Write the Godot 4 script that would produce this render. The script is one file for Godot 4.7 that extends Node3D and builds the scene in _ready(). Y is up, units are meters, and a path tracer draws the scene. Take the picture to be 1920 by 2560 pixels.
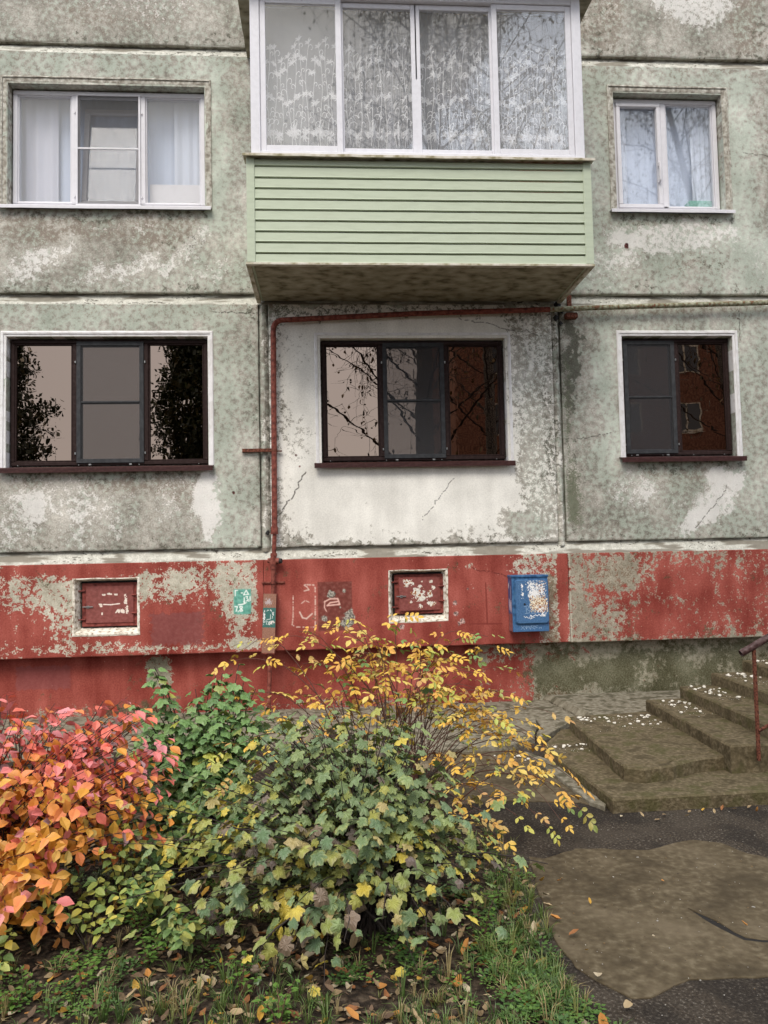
extends Node3D
# A weathered panel apartment block with a clad balcony, autumn shrubs, broken steps. Wall face is z = 0, metres, y up.

var rng := RandomNumberGenerator.new()
var names := {}
var bld: Node3D
var M := {}
var fn := FastNoiseLite.new()

const FX0 := -4.8
const FY0 := 0.0
const FW := 11.2
const FH := 8.4
const PPM := 150
const CAM := Vector3(0, 1.65, 8.226)

func _ready() -> void:
	rng.seed = 20241
	fn.seed = 5
	fn.frequency = 1.0
	setup_view()
	make_materials()
	build_ground()
	build_building()
	build_steps()
	build_pipe()
	build_cabinet()
	build_handrail()
	build_shrubs()
	build_floor_life()
	build_crumbs()
	build_behind()

func setup_view() -> void:
	var cam := Camera3D.new()
	cam.name = "camera"
	cam.fov = 66.99
	cam.near = 0.05
	cam.far = 400.0
	cam.position = CAM
	cam.basis = Basis(Vector3.UP, deg_to_rad(-4.1026)) * Basis(Vector3.RIGHT, deg_to_rad(3.0987)) * Basis(Vector3.BACK, deg_to_rad(-1.2104))
	add_child(cam)
	cam.current = true
	var sky := ProceduralSkyMaterial.new()
	sky.sky_top_color = Color(0.82, 0.85, 0.905)
	sky.sky_horizon_color = Color(0.86, 0.87, 0.885)
	sky.sky_curve = 0.2
	sky.ground_horizon_color = Color(0.45, 0.45, 0.44)
	sky.ground_bottom_color = Color(0.25, 0.25, 0.24)
	sky.sun_angle_max = 0.0
	# soft unevenness of an overcast sky
	var clouds := NoiseTexture2D.new()
	clouds.width = 512
	clouds.height = 256
	clouds.seamless = true
	clouds.noise = noise(FastNoiseLite.TYPE_SIMPLEX_SMOOTH, 0.012, 5, 81)
	var cg := Gradient.new()
	cg.offsets = PackedFloat32Array([0.25, 0.8])
	cg.colors = PackedColorArray([Color(0.5, 0.5, 0.52, 0.0), Color(0.5, 0.5, 0.5, 0.55)])
	clouds.color_ramp = cg
	sky.sky_cover = clouds
	var s := Sky.new()
	s.sky_material = sky
	var env := Environment.new()
	env.background_mode = Environment.BG_SKY
	env.sky = s
	env.tonemap_mode = Environment.TONE_MAPPER_LINEAR
	env.tonemap_exposure = 2.2
	env.sdfgi_enabled = true
	env.ssao_enabled = true
	env.ssil_enabled = true
	var we := WorldEnvironment.new()
	we.name = "world_environment"
	we.environment = env
	add_child(we)
	var sun := DirectionalLight3D.new()
	sun.name = "overcast_sun"
	sun.light_energy = 0.42
	sun.light_angular_distance = 28.0
	sun.light_color = Color(1.0, 0.975, 0.94)
	sun.shadow_enabled = true
	add_child(sun)
	sun.look_at_from_position(Vector3(-3, 11, 9), Vector3.ZERO)

# ------------------------------------------------------------------ helpers
func srgb(r: float, g: float, b: float) -> Color:
	return Color(r / 255.0, g / 255.0, b / 255.0)

func lin(r: float, g: float, b: float) -> Color:
	return srgb(r, g, b).srgb_to_linear()

func numbered(called: String) -> String:
	if not names.has(called):
		names[called] = 0
		return called
	names[called] += 1
	return "%s_%03d" % [called, names[called]]

func thing(called: String, label: String, category: String, at := Vector3.ZERO, group := "") -> Node3D:
	var o := Node3D.new()
	o.name = numbered(called)
	add_child(o)
	o.position = at
	tag(o, label, category, group)
	return o

func tag(o: Node3D, label: String, category: String, group := "") -> Node3D:
	o.set_meta("label", label)
	o.set_meta("category", category)
	if group != "":
		o.set_meta("group", group)
	return o

func top(called: String, mesh: Mesh, mat: Material, label: String, category: String, group := "") -> MeshInstance3D:
	var o := MeshInstance3D.new()
	o.name = numbered(called)
	o.mesh = mesh
	o.material_override = mat
	add_child(o)
	tag(o, label, category, group)
	return o

func struct(called: String, mesh: Mesh, mat: Material) -> MeshInstance3D:
	var o := MeshInstance3D.new()
	o.name = numbered(called)
	o.mesh = mesh
	o.material_override = mat
	add_child(o)
	o.set_meta("kind", "structure")
	return o

func part(parent: Node3D, called: String, mesh: Mesh, mat: Material, at := Vector3.ZERO, label := "") -> MeshInstance3D:
	var o := MeshInstance3D.new()
	o.name = called
	o.mesh = mesh
	o.material_override = mat
	parent.add_child(o, true)
	o.position = at
	if label != "":
		o.set_meta("label", label)
	return o

func node(parent: Node3D, called: String, label := "") -> Node3D:
	var o := Node3D.new()
	o.name = called
	parent.add_child(o, true)
	if label != "":
		o.set_meta("label", label)
	return o

func new_st() -> SurfaceTool:
	var st := SurfaceTool.new()
	st.begin(Mesh.PRIMITIVE_TRIANGLES)
	return st

func tri(st: SurfaceTool, a: Vector3, b: Vector3, c: Vector3) -> void:
	var n := (b - a).cross(c - a).normalized()
	st.set_normal(n)
	st.add_vertex(a)
	st.set_normal(n)
	st.add_vertex(c)
	st.set_normal(n)
	st.add_vertex(b)

func quad(st: SurfaceTool, a: Vector3, b: Vector3, c: Vector3, d: Vector3) -> void:
	tri(st, a, b, c)
	tri(st, a, c, d)

# a chamfered box from lo to hi; corners a b c d counter-clockwise seen from outside
func bb(st: SurfaceTool, lo: Vector3, hi: Vector3, b := 0.004) -> void:
	var c := (lo + hi) * 0.5
	var h := (hi - lo) * 0.5
	b = minf(b, minf(h.x, minf(h.y, h.z)) * 0.6)
	var ax := [Vector3.RIGHT, Vector3.UP, Vector3.BACK]
	for i in 3:
		var u: Vector3 = ax[(i + 1) % 3]
		var v: Vector3 = ax[(i + 2) % 3]
		var n: Vector3 = ax[i]
		for s in [-1.0, 1.0]:
			var o: Vector3 = c + n * h[i] * s
			var du: Vector3 = u * (h[(i + 1) % 3] - b)
			var dv: Vector3 = v * (h[(i + 2) % 3] - b)
			if s > 0:
				quad(st, o - du - dv, o + du - dv, o + du + dv, o - du + dv)
			else:
				quad(st, o - du - dv, o - du + dv, o + du + dv, o + du - dv)
		# the four edges along axis n
		for su in [-1.0, 1.0]:
			for sv in [-1.0, 1.0]:
				var e := n * (h[i] - b)
				var p: Vector3 = c + u * su * h[(i + 1) % 3] + v * sv * (h[(i + 2) % 3] - b)
				var q: Vector3 = c + u * su * (h[(i + 1) % 3] - b) + v * sv * h[(i + 2) % 3]
				if su * sv > 0:
					quad(st, p - e, q - e, q + e, p + e)
				else:
					quad(st, p - e, p + e, q + e, q - e)
	for sx in [-1.0, 1.0]:
		for sy in [-1.0, 1.0]:
			for sz in [-1.0, 1.0]:
				var s3 := Vector3(sx, sy, sz)
				var p := c + s3 * (h - Vector3(0, b, b))
				var q := c + s3 * (h - Vector3(b, 0, b))
				var r := c + s3 * (h - Vector3(b, b, 0))
				if sx * sy * sz > 0:
					tri(st, p, q, r)
				else:
					tri(st, p, r, q)

func box(lo: Vector3, hi: Vector3, b := 0.004) -> ArrayMesh:
	var st := new_st()
	bb(st, lo, hi, b)
	return st.commit()

# closed profile of (z, y) points drawn along x
func extrude_x(profile: PackedVector2Array, x0: float, x1: float, segs := 1, wob := 0.0) -> ArrayMesh:
	var st := new_st()
	var n := profile.size()
	for k in segs:
		var xa := lerpf(x0, x1, float(k) / segs)
		var xb := lerpf(x0, x1, float(k + 1) / segs)
		var wa := Vector3(0, fn.get_noise_2d(xa * 3.0, 7.0) * wob, fn.get_noise_2d(xa * 4.0, 17.0) * wob)
		var wb := Vector3(0, fn.get_noise_2d(xb * 3.0, 7.0) * wob, fn.get_noise_2d(xb * 4.0, 17.0) * wob)
		for i in n:
			var p := profile[i]
			var q := profile[(i + 1) % n]
			quad(st, Vector3(xa, p.y, p.x) + wa, Vector3(xb, p.y, p.x) + wb, Vector3(xb, q.y, q.x) + wb, Vector3(xa, q.y, q.x) + wa)
	var tri_ids := Geometry2D.triangulate_polygon(profile)
	for i in range(0, tri_ids.size(), 3):
		for e in [x0, x1]:
			tri(st, Vector3(e, profile[tri_ids[i]].y, profile[tri_ids[i]].x), Vector3(e, profile[tri_ids[i + 1]].y, profile[tri_ids[i + 1]].x), Vector3(e, profile[tri_ids[i + 2]].y, profile[tri_ids[i + 2]].x))
	return st.commit()

# smooth tube along points with radii
func tube_into(st: SurfaceTool, pts: PackedVector3Array, rad: PackedFloat32Array, sides := 8, caps := true) -> void:
	var n := pts.size()
	var up := Vector3(0.13, 0.98, 0.21).normalized()
	var rings := []
	for i in n:
		var d := (pts[mini(i + 1, n - 1)] - pts[maxi(i - 1, 0)]).normalized()
		var sv := d.cross(up)
		if sv.length() < 0.1:
			sv = d.cross(Vector3.RIGHT)
		sv = sv.normalized()
		var tv := sv.cross(d).normalized()
		var ring := PackedVector3Array()
		for k in sides:
			var a := TAU * k / sides
			ring.append(sv * cos(a) + tv * sin(a))
		rings.append(ring)
		up = tv
	for i in n - 1:
		for k in sides:
			var k2 := (k + 1) % sides
			var idx := [[i, k], [i, k2], [i + 1, k2], [i, k], [i + 1, k2], [i + 1, k]]
			for q in idx:
				var nv: Vector3 = rings[q[0]][q[1]]
				st.set_normal(nv)
				st.add_vertex(pts[q[0]] + nv * rad[q[0]])
	if caps:
		for e in [0, n - 1]:
			var dd := (pts[0] - pts[1]).normalized() if e == 0 else (pts[n - 1] - pts[n - 2]).normalized()
			for k in range(1, sides - 1):
				for q in [0, k, k + 1]:
					st.set_normal(dd)
					st.add_vertex(pts[e] + rings[e][q] * rad[e])

func tube(pts: PackedVector3Array, r0: float, r1 := -1.0, sides := 8) -> ArrayMesh:
	var st := new_st()
	var rad := PackedFloat32Array()
	for i in pts.size():
		rad.append(r0 if r1 < 0.0 else lerpf(r0, r1, float(i) / (pts.size() - 1)))
	tube_into(st, pts, rad, sides)
	return st.commit()

# polygon (x, z) drawn up from y0 to y1 with a worn top edge; edges broken into short jittered runs
func slab(poly: PackedVector2Array, y0: float, y1: float, step := 0.08, jit := 0.006, ch := 0.012, tread: Material = null, riser: Material = null) -> ArrayMesh:
	var ring := PackedVector2Array()
	if Geometry2D.is_polygon_clockwise(poly):
		poly.reverse()
	for i in poly.size():
		var a := poly[i]
		var b := poly[(i + 1) % poly.size()]
		var m := maxi(1, int(a.distance_to(b) / step))
		for k in m:
			var p := a.lerp(b, float(k) / m)
			ring.append(p + Vector2(fn.get_noise_2d(p.x * 9.0, p.y * 9.0 + 40.0), fn.get_noise_2d(p.x * 9.0 + 80.0, p.y * 9.0)) * jit)
	var n := ring.size()
	var inner := PackedVector2Array()
	for i in n:
		var t := (ring[(i + 1) % n] - ring[(i + n - 1) % n]).normalized()
		var nrm := Vector2(-t.y, t.x)
		var w := ch * (1.0 + 0.7 * fn.get_noise_2d(ring[i].x * 14.0, ring[i].y * 14.0))
		inner.append(ring[i] + nrm * w)
	var st := new_st()
	var ids := Geometry2D.triangulate_polygon(inner)
	for i in range(0, ids.size(), 3):
		tri(st, Vector3(inner[ids[i]].x, y1, inner[ids[i]].y), Vector3(inner[ids[i + 2]].x, y1, inner[ids[i + 2]].y), Vector3(inner[ids[i + 1]].x, y1, inner[ids[i + 1]].y))
	var done: ArrayMesh = null
	if tread:
		st.set_material(tread)
		done = st.commit()
		st = new_st()
		st.set_material(riser)
	for i in n:
		var j := (i + 1) % n
		var a := Vector3(ring[i].x, y1 - ch, ring[i].y)
		var b := Vector3(ring[j].x, y1 - ch, ring[j].y)
		quad(st, Vector3(inner[i].x, y1, inner[i].y), Vector3(inner[j].x, y1, inner[j].y), b, a)
		quad(st, a, b, Vector3(b.x, y0, b.z), Vector3(a.x, y0, a.z))
	var low := Geometry2D.triangulate_polygon(ring)
	for i in range(0, low.size(), 3):
		tri(st, Vector3(ring[low[i]].x, y0, ring[low[i]].y), Vector3(ring[low[i + 2]].x, y0, ring[low[i + 2]].y), Vector3(ring[low[i + 1]].x, y0, ring[low[i + 1]].y))
	return st.commit(done) if done else st.commit()

# ------------------------------------------------------------------ textures and materials
func noise(kind: int, freq: float, oct: int, sd: int) -> FastNoiseLite:
	var n := FastNoiseLite.new()
	n.noise_type = kind
	n.seed = sd
	n.frequency = freq
	n.fractal_type = FastNoiseLite.FRACTAL_FBM if oct > 1 else FastNoiseLite.FRACTAL_NONE
	n.fractal_octaves = oct
	return n

func ramp_tex(freq: float, oct: int, sd: int, stops: Array, size := 512, as_height := false) -> NoiseTexture2D:
	var t := NoiseTexture2D.new()
	t.width = size
	t.height = size
	t.seamless = true
	t.seamless_blend_skirt = 0.2
	t.noise = noise(FastNoiseLite.TYPE_SIMPLEX_SMOOTH, freq, oct, sd)
	if not as_height:
		var g := Gradient.new()
		var offs := PackedFloat32Array()
		var cols := PackedColorArray()
		for s in stops:
			offs.append(s[0])
			cols.append(s[1])
		g.offsets = offs
		g.colors = cols
		t.color_ramp = g
	return t

func mat(c: Color, rough := 0.8, metal := 0.0) -> StandardMaterial3D:
	var m := StandardMaterial3D.new()
	m.albedo_color = c
	m.roughness = rough
	m.metallic = metal
	return m

# a surface of noisy patches in metres; scale = how many repeats per metre
func rough_mat(stops: Array, freq: float, oct: int, sd: int, per_metre: float, relief: float, rough := 0.9, detail := []) -> StandardMaterial3D:
	var m := StandardMaterial3D.new()
	m.albedo_texture = ramp_tex(freq, oct, sd, stops)
	m.uv1_triplanar = true
	m.uv1_world_triplanar = true
	m.uv1_triplanar_sharpness = 4.0
	m.uv1_scale = Vector3.ONE * per_metre
	m.uv1_offset = Vector3(0.37, 0.11, 0.71)
	m.roughness = rough
	m.metallic_specular = 0.3
	if relief > 0.0:
		m.heightmap_enabled = true
		m.heightmap_texture = ramp_tex(freq * 1.7, oct, sd + 9, [], 512, true)
		m.heightmap_scale = relief
	if detail.size():
		m.detail_enabled = true
		m.detail_blend_mode = BaseMaterial3D.BLEND_MODE_MIX
		m.detail_albedo = ramp_tex(detail[0], 5, sd + 21, detail[1])
		m.detail_uv_layer = BaseMaterial3D.DETAIL_UV_2
		m.uv2_triplanar = true
		m.uv2_world_triplanar = true
		m.uv2_scale = Vector3.ONE * float(detail[2])
	return m

func paint_mat(c: Color, spread := 0.06, sd := 3, rough := 0.55, per_metre := 2.0) -> StandardMaterial3D:
	return rough_mat([[0.25, c.darkened(spread * 2.0)], [0.5, c], [0.75, c.lightened(spread)]], 0.012, 5, sd, per_metre, 0.03, rough)

func clear_a(c: Color) -> Color:
	return Color(c.r, c.g, c.b, 0.0)

func make_materials() -> void:
	M.white_pvc = paint_mat(srgb(216, 214, 218), 0.008, 11, 0.35)
	M.alu = paint_mat(srgb(216, 215, 220), 0.01, 12, 0.4)
	M.brown_pvc = paint_mat(srgb(46, 33, 31), 0.04, 13, 0.62, 3.0)
	M.brown_pvc.metallic_specular = 0.25
	M.brown_sheet = paint_mat(srgb(58, 30, 28), 0.05, 14, 0.5, 3.0)
	M.brown_sheet.metallic_specular = 0.35
	M.net_frame = paint_mat(srgb(58, 59, 61), 0.04, 15, 0.65)
	M.net_frame.metallic_specular = 0.25
	M.plaster = rough_mat([[0.2, srgb(212, 209, 207)], [0.5, srgb(225, 223, 223)], [0.8, srgb(230, 228, 228)]], 0.01, 5, 16, 1.5, 0.15)
	M.old_plaster = rough_mat([[0.15, srgb(128, 121, 110)], [0.4, srgb(158, 152, 141)], [0.6, srgb(178, 175, 163)], [0.85, srgb(202, 198, 189)]], 0.03, 6, 17, 0.9, 0.3)
	M.white_worn = rough_mat([[0.22, srgb(140, 126, 110)], [0.36, srgb(200, 190, 172)], [0.6, srgb(226, 219, 205)], [0.85, srgb(236, 231, 220)]], 0.012, 6, 18, 2.5, 0.4)
	M.siding = paint_mat(srgb(183, 192, 170), 0.012, 19, 0.5, 1.2)
	M.siding.uv1_scale = Vector3(0.5, 3.0, 3.0)
	M.trim_dirty = rough_mat([[0.15, srgb(140, 132, 104)], [0.35, srgb(180, 172, 152)], [0.7, srgb(206, 200, 188)]], 0.02, 6, 20, 0.7, 0.1, 0.6)
	M.slab_under = rough_mat([[0.15, srgb(106, 99, 80)], [0.36, srgb(142, 136, 116)], [0.6, srgb(160, 154, 134)], [0.85, srgb(174, 168, 150)]], 0.02, 7, 21, 0.5, 0.4)
	M.slab_under.uv1_scale = Vector3(0.42, 0.5, 0.6)
	M.pipe_red = rough_mat([[0.2, srgb(88, 46, 39)], [0.5, srgb(122, 64, 54)], [0.8, srgb(138, 82, 70)]], 0.012, 5, 22, 3.0, 0.1, 0.6)
	M.pipe_worn = rough_mat([[0.14, srgb(116, 60, 46)], [0.28, srgb(116, 92, 68)], [0.44, srgb(122, 122, 98)], [0.62, srgb(148, 147, 124)], [0.85, srgb(176, 172, 150)]], 0.02, 6, 23, 1.6, 0.1, 0.7)
	M.hatch_paint = rough_mat([[0.2, srgb(96, 46, 42)], [0.5, srgb(128, 64, 57)], [0.8, srgb(140, 74, 66)]], 0.01, 5, 24, 2.5, 0.1, 0.5)
	M.iron_rust = rough_mat([[0.25, srgb(66, 38, 30)], [0.5, srgb(104, 60, 46)], [0.8, srgb(122, 78, 62)]], 0.015, 5, 25, 5.0, 0.15, 0.75)
	M.steel = mat(srgb(150, 150, 148), 0.4, 0.8)
	M.tar = mat(srgb(24, 23, 23), 0.7)
	M.rail_paint = rough_mat([[0.25, srgb(64, 44, 42)], [0.6, srgb(88, 68, 66)], [0.8, srgb(104, 88, 86)]], 0.012, 4, 26, 3.0, 0.05, 0.35)
	M.step = rough_mat([[0.1, srgb(80, 70, 52)], [0.4, srgb(96, 85, 64)], [0.6, srgb(106, 94, 72)], [0.9, srgb(128, 116, 93)]], 0.06, 6, 27, 0.8, 0.4, 0.9, [0.009, [[0.22, Color(0.23, 0.2, 0.13, 0.6)], [0.42, Color(0.28, 0.25, 0.17, 0.0)], [0.55, Color(0.26, 0.26, 0.13, 0.0)], [0.78, Color(0.26, 0.265, 0.125, 0.55)]], 0.9])
	M.patch = rough_mat([[0.1, srgb(74, 64, 48)], [0.4, srgb(86, 75, 57)], [0.6, srgb(94, 83, 64)], [0.9, srgb(114, 103, 83)]], 0.055, 6, 28, 0.6, 0.25, 0.9, [0.007, [[0.2, Color(0.24, 0.205, 0.15, 0.6)], [0.45, Color(0.28, 0.24, 0.18, 0.0)], [0.55, Color(0.44, 0.39, 0.31, 0.0)], [0.85, Color(0.46, 0.41, 0.33, 0.5)]], 0.55])
	M.apron = rough_mat([[0.1, srgb(100, 93, 77)], [0.4, srgb(122, 115, 98)], [0.6, srgb(134, 127, 110)], [0.9, srgb(152, 146, 130)]], 0.045, 6, 29, 0.7, 0.3, 0.9, [0.012, [[0.3, Color(0.27, 0.25, 0.18, 0.7)], [0.42, Color(0.3, 0.28, 0.2, 0.0)]], 0.9])
	M.asphalt = rough_mat([[0.3, srgb(52, 45, 38)], [0.5, srgb(66, 58, 49)], [0.68, srgb(70, 62, 53)], [0.8, srgb(110, 103, 92)]], 0.06, 4, 30, 1.6, 0.5, 0.95, [0.008, [[0.35, Color(0.13, 0.12, 0.11, 0.5)], [0.5, Color(0.2, 0.19, 0.17, 0.0)], [0.7, Color(0.33, 0.3, 0.26, 0.3)]], 0.5])
	M.soil = rough_mat([[0.25, srgb(38, 31, 24)], [0.5, srgb(60, 50, 40)], [0.75, srgb(84, 72, 58)]], 0.03, 6, 31, 1.3, 1.2, 0.95)
	M.crack_shade_soil = mat(srgb(28, 24, 20), 0.95)  # near-black soil tone that also stands in for shade inside the crack
	M.bark = rough_mat([[0.25, srgb(34, 28, 24)], [0.5, srgb(58, 48, 42)], [0.8, srgb(84, 72, 62)]], 0.03, 4, 32, 8.0, 0.2)
	M.twig_red = mat(srgb(88, 54, 42), 0.7)
	M.twig_dark = mat(srgb(52, 42, 36), 0.8)
	M.birch_bark = rough_mat([[0.3, srgb(40, 37, 34)], [0.45, srgb(92, 86, 80)], [0.7, srgb(140, 134, 126)]], 0.02, 4, 33, 3.0, 0.3)
	M.crumb = mat(srgb(228, 221, 206), 0.9)
	M.dark_room = mat(srgb(120, 116, 110), 0.9)
	M.bronze_glass = mat(Color(0.215, 0.162, 0.128).linear_to_srgb(), 0.0, 1.0)
	var wave := noise(FastNoiseLite.TYPE_SIMPLEX_SMOOTH, 0.012, 2, 61).get_image(256, 256)
	M.bronze_glass.heightmap_enabled = true
	M.bronze_glass.heightmap_texture = ImageTexture.create_from_image(wave)
	M.bronze_glass.heightmap_scale = 0.018
	M.bronze_glass.uv1_triplanar = true
	M.bronze_glass.uv1_world_triplanar = true
	M.bronze_glass.uv1_scale = Vector3(0.7, 1.7, 1.0)
	M.glass = mat(Color(0.93, 0.95, 0.97, 0.03), 0.0)
	M.glass.transparency = BaseMaterial3D.TRANSPARENCY_ALPHA
	M.net = mat(Color(0.27, 0.27, 0.28, 0.45), 0.9)
	M.net.transparency = BaseMaterial3D.TRANSPARENCY_ALPHA
	M.net_light = mat(Color(0.36, 0.355, 0.35, 0.5), 0.9)
	M.net_light.transparency = BaseMaterial3D.TRANSPARENCY_ALPHA
	M.sheer = mat(Color(0.80, 0.85, 0.94, 0.9), 0.9)  # bluish tint stands in for sky reflected in the panes
	M.sheer.transparency = BaseMaterial3D.TRANSPARENCY_ALPHA
	M.cloth = mat(srgb(206, 214, 230), 0.9)  # drape cloth, blue put in for the sky mirrored by the glass
	M.cloth_sky_tint = mat(srgb(204, 206, 220), 0.9)  # greyer drape cloth, also tinted in place of reflected sky
	M.facade = facade_material()
	M.lace = lace_material()
	M.leaf = mat(Color.WHITE, 0.5)
	M.leaf.vertex_color_use_as_albedo = true
	M.leaf.backlight_enabled = true
	M.leaf.backlight = Color(0.42, 0.4, 0.34)
	M.dry = mat(Color.WHITE, 0.8)
	M.dry.vertex_color_use_as_albedo = true
	print("materials ", Time.get_ticks_msec())
# ------------------------------------------------------------------ the facade's own paint: peeling colour, lime, stains, marks
const CW := 224
const CH := 168
var ctl := {}

func cset(ch: String, x0: float, y0: float, x1: float, y1: float, v: float, soft := 0.05) -> void:
	var a: PackedFloat32Array = ctl[ch]
	for j in range(maxi(0, int((y0 - soft - FY0) / FH * CH)), mini(CH, int((y1 + soft - FY0) / FH * CH) + 1)):
		for i in range(maxi(0, int((x0 - soft - FX0) / FW * CW)), mini(CW, int((x1 + soft - FX0) / FW * CW) + 1)):
			var x := FX0 + (i + 0.5) / CW * FW
			var y := FY0 + (j + 0.5) / CH * FH
			var d := maxf(maxf(x0 - x, x - x1), maxf(y0 - y, y - y1))
			var k := clampf(0.5 - d / soft, 0.0, 1.0)
			a[j * CW + i] = lerpf(a[j * CW + i], v, k)
	ctl[ch] = a

func cblob(ch: String, x: float, y: float, rx: float, ry: float, v: float, ang := 0.0) -> void:
	var a: PackedFloat32Array = ctl[ch]
	var rr := maxf(rx, ry) * 1.5
	var ca := cos(ang)
	var sa := sin(ang)
	for j in range(maxi(0, int((y - rr - FY0) / FH * CH)), mini(CH, int((y + rr - FY0) / FH * CH) + 1)):
		for i in range(maxi(0, int((x - rr - FX0) / FW * CW)), mini(CW, int((x + rr - FX0) / FW * CW) + 1)):
			var dx := FX0 + (i + 0.5) / CW * FW - x
			var dy := FY0 + (j + 0.5) / CH * FH - y
			var u := (dx * ca + dy * sa) / rx
			var w := (-dx * sa + dy * ca) / ry
			var d := u * u + w * w
			var k := clampf(1.4 - d, 0.0, 1.0)
			a[j * CW + i] += v * k
	ctl[ch] = a

func cimg(chs: Array, w: int, h: int) -> PackedByteArray:
	var b := PackedByteArray()
	b.resize(CW * CH * 4)
	for k in 4:
		var a: PackedFloat32Array = ctl[chs[k]]
		for j in CH:
			for i in CW:
				b[((CH - 1 - j) * CW + i) * 4 + k] = int(clampf(a[j * CW + i], 0.0, 1.0) * 255.0)
	var im := Image.create_from_data(CW, CH, false, Image.FORMAT_RGBA8, b)
	im.resize(w, h, Image.INTERPOLATE_BILINEAR)
	return im.get_data()

func noise_bytes(w: int, h: int, kind: int, freq: float, oct: int, sd: int, sx := 1.0, sy := 1.0) -> PackedByteArray:
	var im := noise(kind, freq, oct, sd).get_image(int(w / sx), int(h / sy))
	if sx != 1.0 or sy != 1.0:
		im.resize(w, h, Image.INTERPOLATE_CUBIC)
	im.convert(Image.FORMAT_L8)
	return im.get_data()

func facade_controls() -> void:
	for ch in ["green", "white", "brown", "cream", "red", "moss", "wet", "speck"]:
		var a := PackedFloat32Array()
		a.resize(CW * CH)
		ctl[ch] = a
	var T := 8.4
	cset("green", -9, 1.7, 9, T, 0.44, 0.01)
	cset("speck", -9, 1.7, 9, T, 0.55, 0.01)
	# top storey
	cset("green", -9, 7.2, 9, T, 0.30, 0.02)
	cblob("brown", -2.2, 7.75, 1.1, 0.5, 0.35)
	cblob("brown", 3.2, 7.65, 0.3, 0.6, 0.5)
	cblob("brown", 4.85, 7.6, 0.25, 0.5, 0.5)
	cblob("white", 4.2, 7.85, 0.5, 0.28, 0.62)
	cblob("white", -1.9, 7.75, 0.7, 0.35, 0.28)
	# second storey, x < -0.7
	cset("green", -4.0, 6.85, -1.25, 7.06, 0.52, 0.08)
	cset("green", -1.26, 5.2, -1.08, 7.0, 0.72, 0.2)
	cset("green", -3.6, 5.3, -3.4, 7.0, 0.6, 0.2)
	cset("green", -1.02, 4.6, -0.72, 6.9, 0.42, 0.1)
	cset("speck", -1.05, 4.6, -0.7, 6.9, 1.0, 0.1)
	cblob("green", -2.6, 4.95, 1.2, 0.4, -0.14)
	cblob("brown", -2.4, 5.15, 0.9, 0.16, 0.5)
	cblob("brown", -1.7, 5.0, 0.35, 0.2, 0.4)
	cblob("brown", -3.1, 5.05, 0.35, 0.25, 0.3)
	cblob("white", -3.05, 4.78, 0.45, 0.15, 0.5, 0.4)
	cblob("white", -2.15, 4.72, 0.5, 0.13, 0.5, 0.15)
	cblob("white", -1.45, 4.95, 0.42, 0.12, 0.46, 0.75)
	cblob("white", -1.2, 4.68, 0.3, 0.1, 0.36, 0.3)
	cblob("white", -2.2, 5.2, 0.4, 0.1, 0.28)
	# second storey, x > 2.6
	cset("green", 2.6, 4.5, 4.7, 7.05, 0.52, 0.1)
	cset("green", 4.6, 5.0, 4.85, 7.0, 0.66, 0.12)
	cset("green", 4.5, 4.5, 5.6, 5.2, 0.66, 0.2)
	cset("green", 4.95, 5.2, 6.0, 7.0, 0.38, 0.2)
	cblob("brown", 5.1, 6.2, 0.4, 0.8, 0.25)
	cblob("white", 3.9, 5.12, 0.85, 0.16, 0.52)
	cblob("white", 3.3, 5.0, 0.3, 0.3, 0.32)
	cblob("white", 3.1, 4.75, 0.45, 0.2, 0.3)
	cblob("brown", 4.0, 4.82, 0.6, 0.14, 0.4)
	cblob("brown", 2.85, 5.4, 0.16, 0.9, 0.25)
	cblob("white", 4.85, 4.9, 0.12, 0.5, 0.16)
	# ground storey, x < -0.7
	cset("green", -4.0, 4.1, -0.75, 4.34, 0.56, 0.1)
	cset("green", -1.18, 1.9, -1.02, 4.2, 0.62, 0.25)
	cset("speck", -1.1, 1.8, -0.7, 4.3, 1.0, 0.1)
	cset("green", -0.95, 1.8, -0.7, 4.3, 0.46, 0.1)
	cset("green", -4.0, 1.74, -1.3, 2.5, 0.30, 0.2)
	cblob("white", -2.75, 2.28, 0.5, 0.24, 0.42)
	cblob("white", -3.25, 2.1, 0.35, 0.32, 0.4)
	cblob("white", -2.5, 1.95, 0.4, 0.2, 0.3)
	cblob("white", -1.55, 2.25, 0.3, 0.3, 0.22)
	cblob("white", -1.28, 2.2, 0.14, 0.4, 0.78)
	cblob("white", -2.0, 2.15, 0.4, 0.25, 0.2)
	cblob("brown", -2.9, 2.38, 0.4, 0.14, 0.28)
	cblob("brown", -1.62, 2.35, 0.3, 0.22, 0.45)
	cblob("brown", -2.2, 1.85, 1.3, 0.12, 0.22)
	cset("speck", -4.0, 1.74, -1.0, 2.1, 0.9, 0.2)
	# ground storey, middle panel
	cset("cream", -0.62, 1.74, 2.5, 4.34, 0.86, 0.03)
	cset("green", -0.66, 1.74, 2.5, 4.34, 0.34, 0.05)
	cset("cream", -0.66, 1.74, -0.44, 4.3, 0.4, 0.16)
	cset("cream", 1.98, 1.74, 2.5, 4.3, 0.36, 0.14)
	cset("green", 2.05, 1.74, 2.5, 4.3, 0.5, 0.2)
	cblob("cream", -0.3, 2.9, 0.12, 0.35, -0.3)
	cblob("cream", -0.25, 3.9, 0.14, 0.4, -0.16)
	cblob("cream", 2.0, 1.95, 0.3, 0.14, -0.35)
	cblob("cream", 1.5, 1.8, 0.5, 0.07, -0.28)
	cblob("cream", -0.25, 1.82, 0.14, 0.12, -0.34)
	cblob("cream", 0.6, 1.84, 0.3, 0.1, -0.2)
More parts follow.
